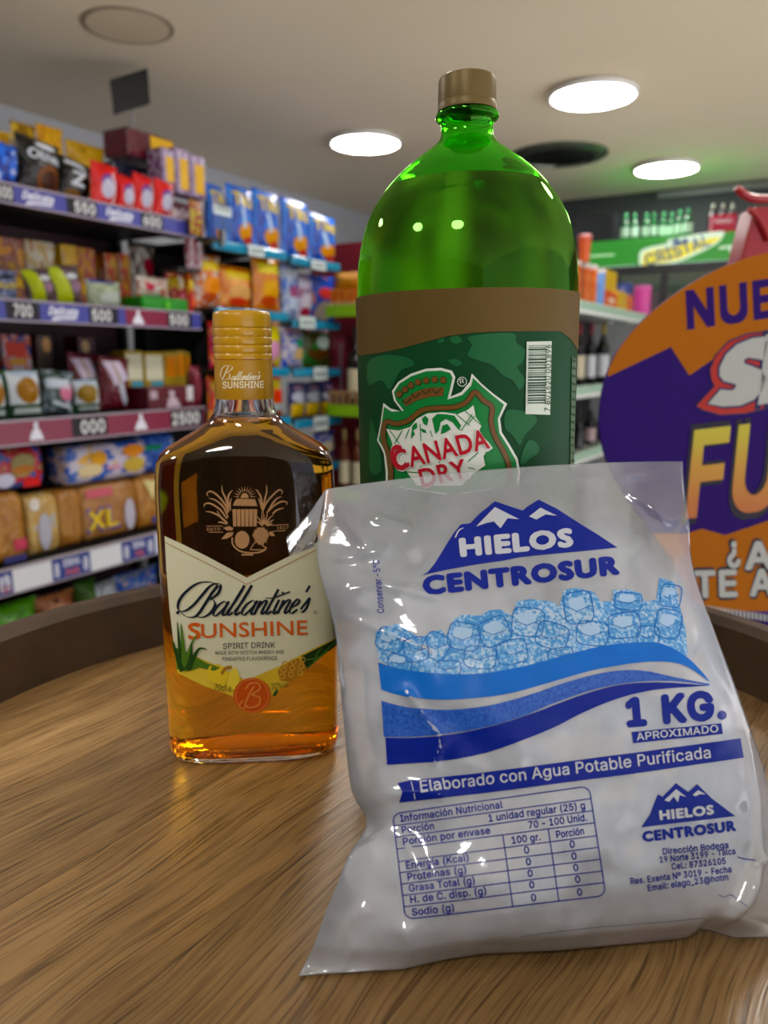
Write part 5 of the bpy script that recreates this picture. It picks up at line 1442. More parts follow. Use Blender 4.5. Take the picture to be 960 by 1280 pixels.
for k in range(4):
    z0, z1 = ZAB[k], ZA[k]
    ubox('shelf_board', SA0 + .02, SA1 - .02, YA + .004, YA + .47, z1 - .028, z1 - .006, M_DARK)
    s = ubox('price_strip', SA0, SS1, YA - .012, YA + .003, z0, z1, M_STRIP[k], None, .002)
    ubox('strip_lip', SA0, SS1, YA - .014, YA - .0125, z1 - .005, z1 + .001, M_LIP, s)
    ubox('strip_lip', SA0, SS1, YA - .014, YA - .0125, z0 - .001, z0 + .004, M_LIP, s)
    STRIPS.append((s, z0, z1))
    def field(px0, px1, mat, y=.0006, f0=.10, f1=.90):
        zm = (z0 + z1) / 2; a, b = pxr(px0, zm, YA - .012), pxr(px1, zm, YA - .012)
        A = ul(a, YA - .012 - y); B = ul(b, 0)
        mb = MB(); h = z1 - z0; mb.add([(A[0], A[1], z0 + h * f0), (B[0], A[1], z0 + h * f0), (B[0], A[1], z0 + h * f1), (A[0], A[1], z0 + h * f1)], [(0, 1, 2, 3)])
        return mb.build('price_field', mat, s, smooth=False, fix=False)
    def digits(t, px0, px1, mat=K_PRICE, f0=.24, hh=.52, y=.0012, bold=.05, shear=0, nm='price_digits'):
        zm = (z0 + z1) / 2; a, b = pxr(px0, zm, YA - .012), pxr(px1, zm, YA - .012); h = z1 - z0
        v, f = text_box(t, ul(a, 0)[0], ul(b, 0)[0], z0 + h * f0, h * hh, bold, True, shear)
        mb = MB(); mb.add([(x, ul(0, YA - .012 - y)[1], z) for x, z in v], f); return mb.build(nm, mat, s, smooth=False, fix=False)
    def emblem(px0, px1, mat=K_SW):
        zm = (z0 + z1) / 2; a, b = pxr(px0, zm, YA - .012), pxr(px1, zm, YA - .012); h = z1 - z0
        x0, x1 = ul(a, 0)[0], ul(b, 0)[0]; w = x1 - x0; yy = ul(0, YA - .0132)[1]
        v, f = poly([(x0, z0 + h * .16), (x1, z0 + h * .16), (x0 + w * .78, z0 + h * .52), (x0 + w * .62, z0 + h * .62), (x0 + w * .66, z0 + h * .80), (x0 + w * .5, z0 + h * .90), (x0 + w * .36, z0 + h * .80), (x0 + w * .40, z0 + h * .62), (x0 + w * .2, z0 + h * .50)])
        mb = MB(); mb.add([(x, yy, z) for x, z in v], f); mb.build('strip_emblem', mat, s, smooth=False, fix=False)
    def logo(px0, px1):
        digits('Delicata', px0, px1, K_SW, .40, .36, .0012, .07, .35, 'strip_logo')
        zm = (z0 + z1) / 2; a, b = pxr(px0 + 3, zm, YA - .012), pxr(px1 - 2, zm, YA - .012); h = z1 - z0
        mb = MB(); yy = ul(0, YA - .0132)[1]; x0, x1 = ul(a, 0)[0], ul(b, 0)[0]
        mb.add([(x0, yy, z0 + h * .10), (x0 + (x1 - x0) * .5, yy, z0 + h * .20), (x1, yy, z0 + h * .22), (x1 + .006, yy, z0 + h * .34), (x0 + .01, yy, z0 + h * .30)], [(0, 1, 2, 3, 4)])
        mb.build('strip_swash', K_SW, s, smooth=False, fix=False)
    if k == 0:
        field(-6, 17, K_PBG); digits('500', -4, 15); logo(27, 66); field(83, 121, K_PBG); digits('550', 93, 119); logo(132, 165); field(176, 204, K_PBG); digits('600', 179, 201)
    if k == 1:
        field(7, 50, K_PBG); digits('700', 17, 40); logo(60, 96); field(111, 148, K_PBG); digits('500', 115, 139); field(157, 240, M_STRIPM); emblem(165, 180); field(209, 240, K_PBG, .0009); digits('500', 212, 235)
    if k == 2:
        emblem(36, 54); field(90, 134, K_PBG); digits('000', 101, 131); emblem(168, 184); field(213, 254, K_PBG); digits('2500', 215, 249)
    if k == 3:
        K_SB, K_SR = ink('strip_navy', '#2b3f86'), ink('strip_red', '#c25a5a')
        for a, b in ((-4, 16), (65, 113), (152, 194)):
            field(a, b, K_SB, .0006, .04, .98); digits('IDEAL', a + 14, b - 12, K_SW, .55, .26); digits('PAN', a + 17, b - 15, K_SR, .14, .26)
            for dx in (3, (b - a) - 9): digits('8', a + dx, a + dx + 6, K_SW, .22, .5)
ubox('shelf_board', SA0 + .02, SA1 - .02, YA - .03, YA + .47, Z5 - .03, Z5 - .005, M_DARK)
ubox('price_strip', SA0, SA1, YA - .05, YA - .032, Z5 - .06, Z5 - .006, pmat('strip_grey', '#6d675e', .5), None, .002)

SHZ = {'A1': ZA[0] - .006, 'A2': ZA[1] - .006, 'A3': ZA[2] - .006, 'A4': ZA[3] - .006, 'A5': Z5 - .005}
SHTOP = {'A%d' % (k + 1): ZA[k - 1] - .029 for k in range(1, 4)}; SHTOP['A5'] = ZA[3] - .029
SEED = [100]
def W(kind, shelf, x0, x1, y0, cols, label, name, cat, group=None, marks=(), t=.07, dy=.06, lean=0.0, roll=0.0, y1=None, base=None, rot=ROT_WALL, plane='wall', front=YA, lid=None, cap=None, lab=None, h=None):
    """a good standing on a shelf: pixel columns x0..x1 and top row y0 give its width and height at its depth"""
    yf = front + dy
    zb_ = (base if base is not None else SHZ[shelf]) + .001
    f = wall_px if plane == 'wall' else back_px
    ym = (y0 + (y1 if y1 else y0 + 40)) / 2
    a, b = f(x0, ym, yf)[0], f(x1, ym, yf)[0]
    if plane == 'back': a, b = -a, -b
    ztop = f((x0 + x1) / 2, y0, yf)[1]
    w = abs(b - a); hh = h if h else max(.02, ztop - zb_)
    if shelf in SHTOP: hh = min(hh, SHTOP[shelf] - zb_ - w / 2 * abs(sin(roll)) - .004)
    zb_ += w / 2 * abs(sin(roll))
    m = (a + b) / 2
    if kind in ('can', 'cup', 'bottle'):        # round things: true width across the line of sight
        q = room(m, yf, zb_) if plane == 'wall' else room(yf, -m, zb_)
        w = (x1 - x0) * ((q - EYE).y * CP - (q - EYE).z * SP) / F
    loc = room(m, yf + t / 2, zb_) if plane == 'wall' else room(yf + t / 2, -m, zb_)
    w *= .955
    SEED[0] += 1
    mat = cols if not isinstance(cols, (tuple, list)) else packmat(*cols)
    o = root_at(name, label, cat, group, loc, rot, lean, roll)
    if kind == 'pouch': make_pouch(o, w, hh, t, mat, marks, SEED[0])
    elif kind == 'box': make_box(o, w, hh, t, mat, marks)
    elif kind == 'loaf': make_loaf(o, w, hh, t, mat, marks)
    elif kind == 'can': make_can(o, w, hh, mat, lid)
    elif kind == 'cup': make_cup(o, w, hh, mat, lid)
    elif kind == 'bottle': make_bottle(o, w, hh, mat, lab, cap)
    GOODS.append(o)
    return o
GOODS = []
G1 = 'snack packs on the top left shelf'
W('pouch', 'A1', -30, 24, 158, ('#b8961a', '#a8801a', '#c9a828'), 'yellow pack at the back left corner of the top left shelf', 'snack_pouch', 'snack pack', G1, dy=.20)
W('pouch', 'A1', 22, 54, 152, ('#b39a20', '#7a5a1c', '#c2a526'), 'yellow and brown pack behind the big black cookie bag', 'snack_pouch', 'snack pack', G1, dy=.22)
W('pouch', 'A1', 54, 88, 156, ('#c29a1e', '#b8861a', '#d2b428'), 'yellow pack behind the black cookie bag, right of the brown one', 'snack_pouch', 'snack pack', G1, dy=.22)
W('pouch', 'A1', 90, 140, 178, ('#a98a18', '#b08d1e', '#8f6e16'), 'dull yellow pack behind the red packs on the top shelf', 'snack_pouch', 'snack pack', G1, dy=.22)
W('pouch', 'A1', -14, 28, 176, ('#20307e', '#3a66c8', '#c9cfe0'), 'blue and white pack at the left edge of the top shelf', 'snack_pouch', 'snack pack', G1, t=.08, dy=.05, roll=.12)
W('pouch', 'A1', 24, 82, 172, ('#0a0806', '#0d0a07', '#120d09'), 'large black cookie bag with a white name on the top shelf', 'cookie_bag', 'snack pack', G1, (('text', '#c3c8d0', 'Oblea', .14, .92, .60, .16, .15), ('oval', '#6a3f1c', .62, .30, .30, .24), ('oval', '#3a2016', .64, .28, .22, .17), ('oval', '#d5d8e0', .55, .86, .24, .05)), t=.09, dy=.05, roll=.10)
W('pouch', 'A1', 74, 120, 196, ('#0a0806', '#0d0a07', '#0c0907'), 'black cookie bag with a slanted white letter, next to the red packs', 'cookie_bag', 'snack pack', G1, (('text', '#c3c8d0', 'Z', .25, .62, .38, .30, .1), ('line', '#c3c8d0', [(.12, .86), (.55, .80), (.9, .45), (.74, .05)], .09), ('oval', '#6a4a22', .35, .16, .2, .12)), t=.08, dy=.04, roll=.16)
for (x0, x1, y0, lb, r) in ((118, 152, 204, 'red wafer pack with a purple round badge, leftmost of the red packs', .08), (150, 172, 218, 'narrow red wafer pack second from the left among the red packs', .1), (170, 196, 216, 'red wafer pack with a grey oval, third from the left', .1), (196, 222, 226, 'red wafer pack at the right end of the top shelf row', .12)):
    W('pouch', 'A1', x0, x1, y0, ('#b3221a', '#c42a1e', '#c92e22'), lb, 'wafer_pack', 'snack pack', 'red wafer packs on the top shelf', (('oval', '#5a3a80', .5, .55, .30, .20), ('oval', '#b6b3c4', .45, .42, .24, .22), ('line', '#d8d2d4', [(.7, .1), (.72, .5), (.66, .8)], .06)), t=.06, dy=.03, roll=r)
# the little display of boxes on top, right
zs = SHZ['A1']
zst = wall_px(190, 222, YA + .14)[1]
W('box', None, 140, 200, 197, ('#1a1c2c', '#232638', '#2b2430'), 'stack of dark navy cartons under the maroon and yellow box', 'carton', 'box', None, (('rect', '#8f93a8', .62, .72, .3, .9),), t=.16, dy=.14, base=zs, y1=240)
zb1 = wall_px(180, 197, YA + .14)[1]
W('box', None, 158, 221, 167, ('#4a1420', '#551824', '#4a1420'), 'maroon box with a bright yellow end lying on the dark cartons', 'biscuit_box', 'box', None, (('rect', '#d9b01c', .46, .94, .22, .92), ('rect', '#b9a9b4', .40, .95, .05, .20)), t=.12, dy=.15, base=zb1, y1=197)
tz = wall_px(232, 242, YA + .06)[1]
W('box', None, 208, 257, 242, ('#4a1420', '#55162a', '#4a1420'), 'maroon display tray with white lettering at the right end of the top shelf', 'display_tray', 'tray', None, (('text', '#cfc4c8', 'Costa', .32, .96, .55, .22), ('oval', '#c9b8bc', .18, .62, .12, .14)), t=.14, dy=.06, base=zs, y1=275)
for i, (x0, x1, y0, lb) in enumerate(((203, 219, 192, 'leftmost purple and yellow pack standing in the maroon tray'), (219, 237, 186, 'middle purple and yellow pack standing in the maroon tray'), (237, 257, 194, 'right-hand purple and yellow pack standing in the maroon tray'))):
    W('box', None, x0, x1, y0, ('#5b2a58', '#a394ae', '#5b2a58'), lb, 'wafer_carton', 'box', 'wafer cartons in the maroon tray', (('rect', '#d0a81c', .30, .92, .10, .78), ('rect', '#8d7e9c', .02, .22, .02, .98)), t=.07, dy=.07 + .004 * i, base=tz, y1=240)
YP = YA + .19
p = on_plane(168, 190, room(0, YP, 0), AY)
pst = thing('sign_holder', 'black square card on a thin grey pole above the left shelf', 'sign', (p.x, p.y, wall_px(190, 167, YA + .15)[1] + .002), ROT_WALL)
def loc_of(o, P): return o.matrix_basis.inverted() @ P
top = on_plane(163, 92, room(0, YP, 0), AY)
MB().lathe([(.022, 0), (.022, .004), (.006, .007), (.0001, .007)], 24).build('base', M_DARK, pst)
a = loc_of(pst, top)
MB().tube([(0, 0, .006), (a.x * .5, 0, a.z * .5), (a.x * .96, 0, a.z * .96)], .0045, 10).build('pole', M_GREY, pst)
mb = MB()
cs = [loc_of(pst, on_plane(*q, room(0, YP - .007, 0), AY)) for q in ((138, 99), (184, 85), (188, 130), (143, 144))]
mb.add([tuple(c) for c in cs] + [(c.x, c.y + .004, c.z) for c in cs], [(0, 1, 2, 3), (7, 6, 5, 4), (0, 4, 5, 1), (1, 5, 6, 2), (2, 6, 7, 3), (3, 7, 4, 0)])
mb.build('card', M_BLACK, pst, smooth=False)

G2 = 'packs on the second left shelf'
for x0, x1, y0, c, lb in ((-16, 32, 296, ('#c08a1c', '#8c5a50', '#caa03a'), 'yellow and brown carton at the back left of the second shelf'), (32, 70, 301, ('#b9a27a', '#c8c0b0', '#a07a50'), 'cream and white carton at the back of the second shelf'),
                          (76, 98, 306, ('#c79a1c', '#c9a83a', '#a98a8a'), 'yellow carton at the back, right of the cream carton'), (98, 120, 310, ('#b88a1c', '#a05a4a', '#c79a2c'), 'yellow and red carton right before the dark gap')):
    W('box', 'A2', x0, x1, y0, c, lb, 'snack_carton', 'box', 'cartons at the back of the second shelf', t=.08, dy=.26, y1=345, marks=(('rect', '#d6b13a', .1, .9, .3, .45),))
for x0, x1, lb in ((132, 147, 'slim yellow and red carton, left of a matching pair on the second shelf'), (149, 163, 'slim yellow and red carton, right of a matching pair on the second shelf')):
    W('box', 'A2', x0, x1, 317, ('#b8901c', '#a83a2a', '#c9b8a0'), lb, 'slim_carton', 'box', 'slim cartons on the second shelf', t=.06, dy=.24, y1=350)
W('pouch', 'A2', -14, 32, 336, ('#8c93ac', '#4a5070', '#a9b0c4'), 'grey pack with yellow lettering at the left edge of the second shelf', 'snack_pouch', 'snack pack', G2, (('text', '#b3a326', 'Nutri', .1, .92, .42, .18), ('oval', '#22242e', .55, .76, .25, .08)), t=.07, dy=.04)
for x0, x1, y0, lb, r in ((38, 76, 338, 'lime green and brown cookie pack lying back, left one of two', .0), (68, 112, 334, 'lime green and brown cookie pack lying back, right one of two', .0)):
    W('pouch', 'A2', x0, x1, y0, ('#4a3a30', '#55444a', '#3c2f2c'), lb, 'cookie_pack', 'snack pack', 'lime green cookie packs', (('poly', '#a3ad12', [(.0, .97), (.34, .97), (.62, .03), (.18, .03)]), ('oval', '#b6b9bd', .62, .72, .2, .08), ('oval', '#8a6f84', .72, .45, .2, .14)), t=.06, dy=.05, roll=-.12)
W('pouch', 'A2', 117, 162, 350, ('#8f9a86', '#a7b09a', '#b4bcae'), 'pale grey-green pack right of the lime cookie packs', 'snack_pouch', 'snack pack', G2, (('rect', '#2f3f8c', .05, .75, .9, .99), ('oval', '#b9c0b8', .5, .4, .3, .2)), t=.08, dy=.06)
W('box', 'A2', 176, 236, 372, ('#2f8a12', '#2c7f12', '#33911a'), 'low bright green carton at the right end of the second shelf', 'green_carton', 'box', None, (('oval', '#6fae55', .55, .5, .05, .3),), t=.10, dy=.03, y1=390)
zg = wall_px(205, 371, YA + .05)[1]
W('pouch', None, 176, 218, 346, ('#c9c4c0', '#b3a49a', '#a8322c'), 'white and red pack lying on the green carton', 'snack_pouch', 'snack pack', G2, (('oval', '#a03040', .28, .45, .13, .2),), t=.05, dy=.06, base=zg, y1=370)
W('pouch', None, 164, 200, 306, ('#3a2a24', '#8a7f78', '#c4c4c0'), 'brown and white pack standing behind the green carton', 'snack_pouch', 'snack pack', G2, (('rect', '#c7cdc9', .32, .72, .15, .55), ('oval', '#9a2436', .65, .72, .2, .12)), t=.05, dy=.20, base=SHZ['A2'], y1=345)
SHZ['A2r'] = SHZ['A2']
W('pouch', 'A2', 214, 240, 338, ('#7a1a24', '#9c2430', '#c8a01e'), 'red pack with a yellow band right of the green carton', 'snack_pouch', 'snack pack', G2, (('rect', '#c9ac16', .02, .98, .62, .85), ('oval', '#d9d9d4', .5, .75, .1, .16), ('oval', '#c96a80', .6, .35, .25, .16)), t=.06, dy=.10)
W('pouch', None, 238, 245, 340, ('#8a1c24', '#c23a3a', '#c8a01e'), 'red and yellow candy pack at the right end of the second shelf', 'candy_pack', 'snack pack', G2, (('rect', '#c9ac16', .05, .95, .60, .82), ('oval', '#e05a4a', .5, .3, .3, .14)), t=.04, dy=.035, base=SHZ['A2'])
tr = SHZ['A1'] - .02
W('pouch', None, 240, 257, 250, ('#a89a16', '#7a1a24', '#b3a51e'), 'yellow and maroon pack under the display tray', 'snack_pouch', 'snack pack', G1, t=.03, dy=-.055, base=zt(236, 292, YA - .05), y1=292)
zc = zt(240, 335)
for x0, x1, lb in ((237, 247, 'red and silver striped candy bag at the shelf end, left one'), (247, 257, 'red and silver striped candy bag at the shelf end, right one')):
    W('pouch', None, x0, x1, 297, ('#8a1a26', '#b0a4ac', '#a3242e'), lb, 'candy_bag', 'snack pack', 'striped candy bags at the shelf end', (('line', '#c9c2c8', [(.3, .95), (.45, .1)], .08), ('line', '#c9c2c8', [(.65, .95), (.8, .1)], .08)), t=.04, dy=.02, base=zc, y1=335)
ubox('candy_ledge', SA1 - .13, SA1 - .021, YA + .01, YA + .10, zc - .012, zc - .001, M_DARK)
ubox('candy_ledge', SS1 + .003, SA1 + .0, YA - .07, YA + .003, zt(236, 292, YA - .05) - .012, zt(236, 292, YA - .05) - .001, M_DARK)

G3 = 'pouches on the third left shelf'
def cookie_marks(cx, cc='#8a6430'): return (('rect', '#c9cfd4', .06, .94, .30, .96), ('oval', cc, cx, .58, .34, .27), ('rect', '#b9c4c0', .15, .95, .10, .22), ('oval', '#a9b4c4', .5, .92, .4, .06))
for x0, x1, y0, cx, lb in ((-16, 14, 466, .4, 'dark green pouch at the left edge of the third shelf'), (12, 60, 462, .52, 'dark green pouch with a round brown cookie, third shelf left'), (96, 134, 474, .42, 'dark green pouch with an ochre cookie, third shelf middle')):
    W('pouch', 'A3', x0, x1, y0, ('#1c3a24', '#22452a', '#2a4a30'), lb, 'cookie_pouch', 'snack pack', G3, cookie_marks(cx, '#8a6430' if x0 < 90 else '#7d6420'), t=.08, dy=.05)
W('pouch', 'A3', 56, 98, 466, ('#22352a', '#5a666c', '#b4bac6'), 'green and silver pouch with a pink badge between the cookie pouches', 'cookie_pouch', 'snack pack', G3, (('oval', '#c27a92', .62, .52, .24, .2), ('rect', '#b7c0cc', .05, .7, .6, .8), ('line', '#c3cbd2', [(.2, .28), (.9, .14)], .08)), t=.07, dy=.06, roll=.1)
for x0, x1, y0, lb in ((88, 132, 444, 'maroon and white pouch behind the ochre cookie pouch'), (128, 168, 448, 'maroon and white pouch with silver stripes, right of the cookie pouches')):
    W('pouch', 'A3', x0, x1, y0, ('#4a1018', '#571420', '#4a1018'), lb, 'snack_pouch', 'snack pack', G3, (('poly', '#b9adc0', [(.05, .9), (.55, .92), (.8, .60), (.3, .45)]), ('line', '#aeb0bc', [(.45, .62), (.62, .3), (.82, .14)], .16), ('line', '#8f7a50', [(.3, .9), (.5, .5)], .06)), t=.07, dy=.11 if x0 < 100 else .05, roll=.08)
W('box', 'A3', 2, 40, 418, ('#b3a4ac', '#b3564a', '#2a2f6a'), 'white and red pack stack at the back left of the third shelf', 'snack_carton', 'box', None, (('rect', '#b8402c', .1, .8, .72, .9), ('rect', '#c9941c', .2, .75, .62, .70)), t=.08, dy=.28, y1=450)
W('box', 'A3', 46, 66, 418, ('#3a2a20', '#4a3424', '#3a2a20'), 'dark brown carton with a pale round top, back of the third shelf', 'snack_carton', 'box', None, (('oval', '#d8a878', .6, .86, .28, .1),), t=.08, dy=.30, y1=450)
W('box', 'A3', 98, 120, 420, ('#4a1018', '#3a1014', '#571420'), 'maroon carton with a pale label behind the maroon pouches', 'snack_carton', 'box', None, (('oval', '#c9b08a', .4, .86, .22, .08),), t=.08, dy=.28, y1=450)
W('box', 'A3', 184, 246, 483, ('#4f0f1c', '#4a0e1a', '#55111f'), 'maroon display carton with a white emblem on the third shelf', 'display_carton', 'tray', None, (('poly', '#b9aab4', [(.36, .1), (.66, .1), (.58, .48), (.52, .58), (.55, .76), (.48, .84), (.42, .76), (.45, .58), (.40, .45)]), ('rect', '#a99aa4', .04, .18, .5, .85), ('rect', '#c9c4c8', .80, .94, .35, .98)), t=.11, dy=.02, y1=515)
zd = wall_px(215, 484, YA + .04)[1]
for x0, x1, y0, lb in ((156, 180, 438, 'yellow box with a blue foot, left of the row above the maroon carton'), (180, 206, 440, 'yellow box with a white top, second in the row above the maroon carton'), (206, 222, 440, 'yellow box with an orange picture, third in the row'), (221, 232, 438, 'yellow box with a pale top, fourth in the row'), (233, 238, 440, 'yellow and green box at the right end of the row')):
    W('box', None, x0, x1, y0, ('#8f7a14', '#9c861a', '#87701a'), lb, 'yellow_box', 'box', 'yellow boxes above the maroon carton', (('rect', '#c9c7b4', .08, .92, .50, .94), ('rect', '#5a9ab0', .3, .9, .36, .48)) if x0 < 200 else (('rect', '#b9783a', .1, .9, .55, .92),), t=.07, dy=.13, base=SHZ['A3'], y1=482)
W('pouch', 'A3', 244, 256, 458, ('#5a1226', '#7a2436', '#5a1226'), 'maroon pack leaning at the right end of the third shelf', 'snack_pouch', 'snack pack', G3, t=.06, dy=.03)

G4 = 'bread on the fourth left shelf'
bread = ('#8c6238', '#9a7044', '#a57c50')
W('loaf', 'A4', -34, 34, 618, bread, 'wrapped brown loaf at the left edge of the bread shelf', 'bread_loaf', 'bread', G4, (('rect', '#b0485c', .72, .98, .18, .34), ('rect', '#3a3a6a', .5, .95, .02, .12)), t=.10, dy=.04, y1=700)
W('loaf', 'A4', 34, 76, 618, ('#a88a5c', '#b39a6c', '#a3a3a8'), 'paler wrapped loaf, second from the left on the bread shelf', 'bread_loaf', 'bread', G4, (('oval', '#a9a9b4', .5, .4, .2, .3), ('oval', '#cfc9c4', .25, .86, .16, .1)), t=.11, dy=.05, y1=690)
W('loaf', 'A4', 74, 104, 612, bread, 'narrow brown loaf left of the one marked XL', 'bread_loaf', 'bread', G4, t=.11, dy=.05, y1=690)
W('loaf', 'A4', 101, 174, 604, ('#8f6848', '#98704a', '#a07a58'), 'wrapped loaf with yellow XL lettering', 'bread_loaf', 'bread', G4, (('rect', '#b5606c', .08, .55, .78, .92), ('text', '#4a3f8c', 'XL', .04, .66, .20, .38), ('text', '#d2b81e', 'XL', .08, .62, .24, .30), ('oval', '#b3afbc', .84, .38, .10, .28)), t=.12, dy=.04, y1=675)
W('loaf', 'A4', 172, 214, 596, ('#94683c', '#a37a4c', '#8c6238'), 'brown loaf right of the one marked XL', 'bread_loaf', 'bread', G4, (('poly', '#cfc498', [(.2, .95), (.6, .9), (.45, .55)]), ('rect', '#4a4684', .4, .95, .12, .24)), t=.12, dy=.04, y1=670)
zl = wall_px(130, 606, YA + .05)[1]
W('loaf', None, 82, 188, 556, ('#3a5aa8', '#b9b4c4', '#c9a02c'), 'blue and yellow bun bag lying on the XL loaf', 'bun_bag', 'bread', 'bun bags on the loaves', (('oval', '#c2921c', .36, .62, .10, .2), ('oval', '#c9872a', .80, .72, .14, .16), ('oval', '#b09a5a', .80, .35, .14, .2), ('oval', '#c8b898', .25, .35, .15, .16), ('rect', '#b98a9c', .45, .62, .3, .4)), t=.12, dy=.05, base=zl, y1=606)
W('loaf', None, -20, 58, 566, ('#2f4a8c', '#a3343a', '#8f7a5c'), 'blue and red bun bag with a burger picture at the left edge', 'bun_bag', 'bread', 'bun bags on the loaves', (('oval', '#8f8560', .62, .55, .20, .26), ('oval', '#a8702c', .62, .45, .2, .1), ('rect', '#b52a2c', .6, .9, .04, .22), ('oval', '#b9b9cc', .3, .25, .16, .16)), t=.12, dy=.06, base=wall_px(20, 622, YA + .06)[1], y1=622)
W('loaf', None, 172, 222, 552, ('#2f4a9c', '#4a6ab8', '#9aa4c4'), 'blue bun bag half hidden by the spirit bottle', 'bun_bag', 'bread', 'bun bags on the loaves', (('rect', '#3a8a5c', .1, .6, .6, .72),), t=.12, dy=.07, base=wall_px(195, 602, YA + .07)[1], y1=602)
G5 = 'packs on the lowest left shelf'
for x0, x1, y0, c, lb in ((-20, 60, 757, ('#4a7a24', '#55862c', '#44701f'), 'green pack on the lowest left shelf'), (52, 106, 745, ('#7a4a38', '#9a6a4c', '#5a3428'), 'brown pack beside the green one on the lowest shelf'), (104, 132, 728, ('#2f4a22', '#3a5a2a', '#2f4a22'), 'dark green pack on the lowest shelf, middle'), (116, 160, 736, ('#9aa0a8', '#b4bac0', '#8c929c'), 'silver grey pack on the lowest shelf'), (150, 212, 722, ('#8f93a4', '#3a5aa8', '#c9a88c'), 'silver and blue pack on the lowest shelf, right')):
    W('pouch', 'A5', x0, x1, y0, c, lb, 'snack_pouch', 'snack pack', G5, t=.09, dy=.03, y1=800)
# ---------------------------------------------------------------- chip racks further along the left wall
M_CYAN = pmat('cyan_strip', '#1487b0', .15, coat=.6)
M_TAG = ink('price_card', '#c9d6d8')
K_TAGT = ink('tag_text', '#3c4448')
def chip_rack(label, xr0, xr1, levels, tags):
    zs = [wall_px(px, py, YA)[1] for px, py in levels]
    t = thing('chip_rack', label, 'shelf', tuple(room((xr0 + xr1) / 2, YA + .2, 0)), ROT_WALL, 'chip racks with cyan strips')
    hw = (xr1 - xr0) / 2
    MB().box(-hw, hw, .20, .22, 0, zs[0] + .02).build('back_panel', M_DARK, t, smooth=False)
    for sx in (-1, 1): MB().box(sx * (hw - .013) - .012, sx * (hw - .013) + .012, .15, .195, 0, zs[0] - .0).build('post', M_BLACK, t, smooth=False)
    for k, z in enumerate(zs):
        MB().box(-hw + .026, hw - .026, -.19, .195, z - .016, z - .002).build('shelf_board', M_DARK, t, smooth=False)
        MB().box(-hw + .008, hw - .008, -.215, -.192, z - .038, z - .001).build('price_strip', M_CYAN, t, bevel=.009, seg=4)
    for (k, x0, x1, y0, y1, txt) in tags:
        a, za = wall_px(x0, y0, YA - .03); b, zb_ = wall_px(x1, y1, YA - .03)
        a -= (xr0 + xr1) / 2; b -= (xr0 + xr1) / 2
        tg = MB().box(a, b, -.2325, -.2305, zb_, za).build('price_card', M_TAG, t, smooth=False)
        if txt: flat_mark('price_text', text_box(txt, a + (b - a) * .1, b - (b - a) * .1, zb_ + (za - zb_) * .3, (za - zb_) * .35, .04), K_TAGT, tg, -.2332)
    return zs
XR = lambda px, py: wall_px(px, py, YA)[0]
Z1 = chip_rack('black chip rack with cyan price strips, left one of two', XR(262, 300), XR(358, 318), [(310, 306), (350, 390), (350, 459), (350, 521), (350, 585)], [(0, 310, 330, 305, 322, '1000')])
Z2 = chip_rack('black chip rack with cyan price strips, right one beside the bottles', XR(361, 325), XR(424, 333), [(398, 325), (398, 401), (398, 460), (398, 522), (398, 580)], [(0, 389, 407, 324, 339, '1000'), (1, 374, 394, 395, 411, '1800'), (2, 392, 409, 459, 475, '800'), (3, 392, 410, 521, 537, '800')])
for k in range(1, 5): SHTOP['B%d' % (k + 1)] = Z1[k - 1] - .017; SHTOP['C%d' % (k + 1)] = Z2[k - 1] - .017
for k in range(5): SHZ['B%d' % (k + 1)] = Z1[k] - .002; SHZ['C%d' % (k + 1)] = Z2[k] - .002
blue = ('#17398c', '#1d55b4', '#2a7ac8')
def tika(cc='#d6c21a'): return (('text', cc, 'Tika', .10, .86, .66, .21, .1), ('oval', '#c98f3c', .58, .26, .30, .15), ('poly', '#b9cfe6', [(.3, .62), (.42, .62), (.55, .34), (.44, .3)]), ('oval', '#a83a34', .72, .12, .2, .07))
GC = 'blue chip bags on the cyan racks'
for sh, x0, x1, y0, lb in (('B1', 264, 286, 224, 'blue chip bag with a white 1500 price card, leftmost of the blue bags'), ('B1', 289, 323, 232, 'big blue chip bag with yellow lettering, second from the left'), ('B1', 321, 356, 234, 'big blue chip bag with yellow lettering, third from the left'),
                           ('C1', 357, 393, 250, 'blue chip bag with yellow lettering, fourth from the left'), ('C1', 391, 427, 267, 'blue chip bag with yellow lettering, rightmost of the row')):
    W('pouch', sh, x0, x1, y0, blue, lb, 'chip_bag', 'chips', GC, tika(), t=.075, dy=.055 if x0 not in (321, 391) else .02, roll=.03)
a, za = wall_px(264, 255, YA - .03); b, zb_ = wall_px(287, 272, YA - .03)
pc = thing('price_card', 'white hanging price card reading 1500 before the leftmost blue chip bag', 'price card', tuple(room((a + b) / 2, YA - .04, Z1[0] - .03)), ROT_WALL)
hw = (b - a) / 2; zo = Z1[0] - .03
MB().box(-hw, hw, 0, .002, zb_ - zo, za - zo).build('card', M_TAG, pc, smooth=False)
MB().box(-hw, hw, .0005, .0025, zb_ - zo - .05, zb_ - zo).build('blue_foot', ink('card_blue', '#3a5a9c'), pc, smooth=False)
MB().box(-.004, .004, .0005, .020, 0, zb_ - zo).build('clip', M_GREY, pc, smooth=False)
flat_mark('card_text', text_box('1500', -hw * .8, hw * .8, zb_ - zo + .014, .026, .03), K_TAGT, pc, -.0006)
orange = ('#b8681a', '#c98a3c', '#b0481c')
GO = 'chip bags on the lower rack levels'
def ov(c1, c2, txt='#c9b01e'): return (('rect', txt, .12, .9, .70, .88), ('oval', c1, .5, .42, .34, .18), ('oval', c2, .42, .2, .26, .1))
W('pouch', 'B2', 248, 284, 318, ('#b3a9a4', '#b8681a', '#b9b4b0'), 'white and orange chip bag at the left end of the second rack level', 'chip_bag', 'chips', GO, ov('#c9833a', '#9c4a22'), dy=.05)
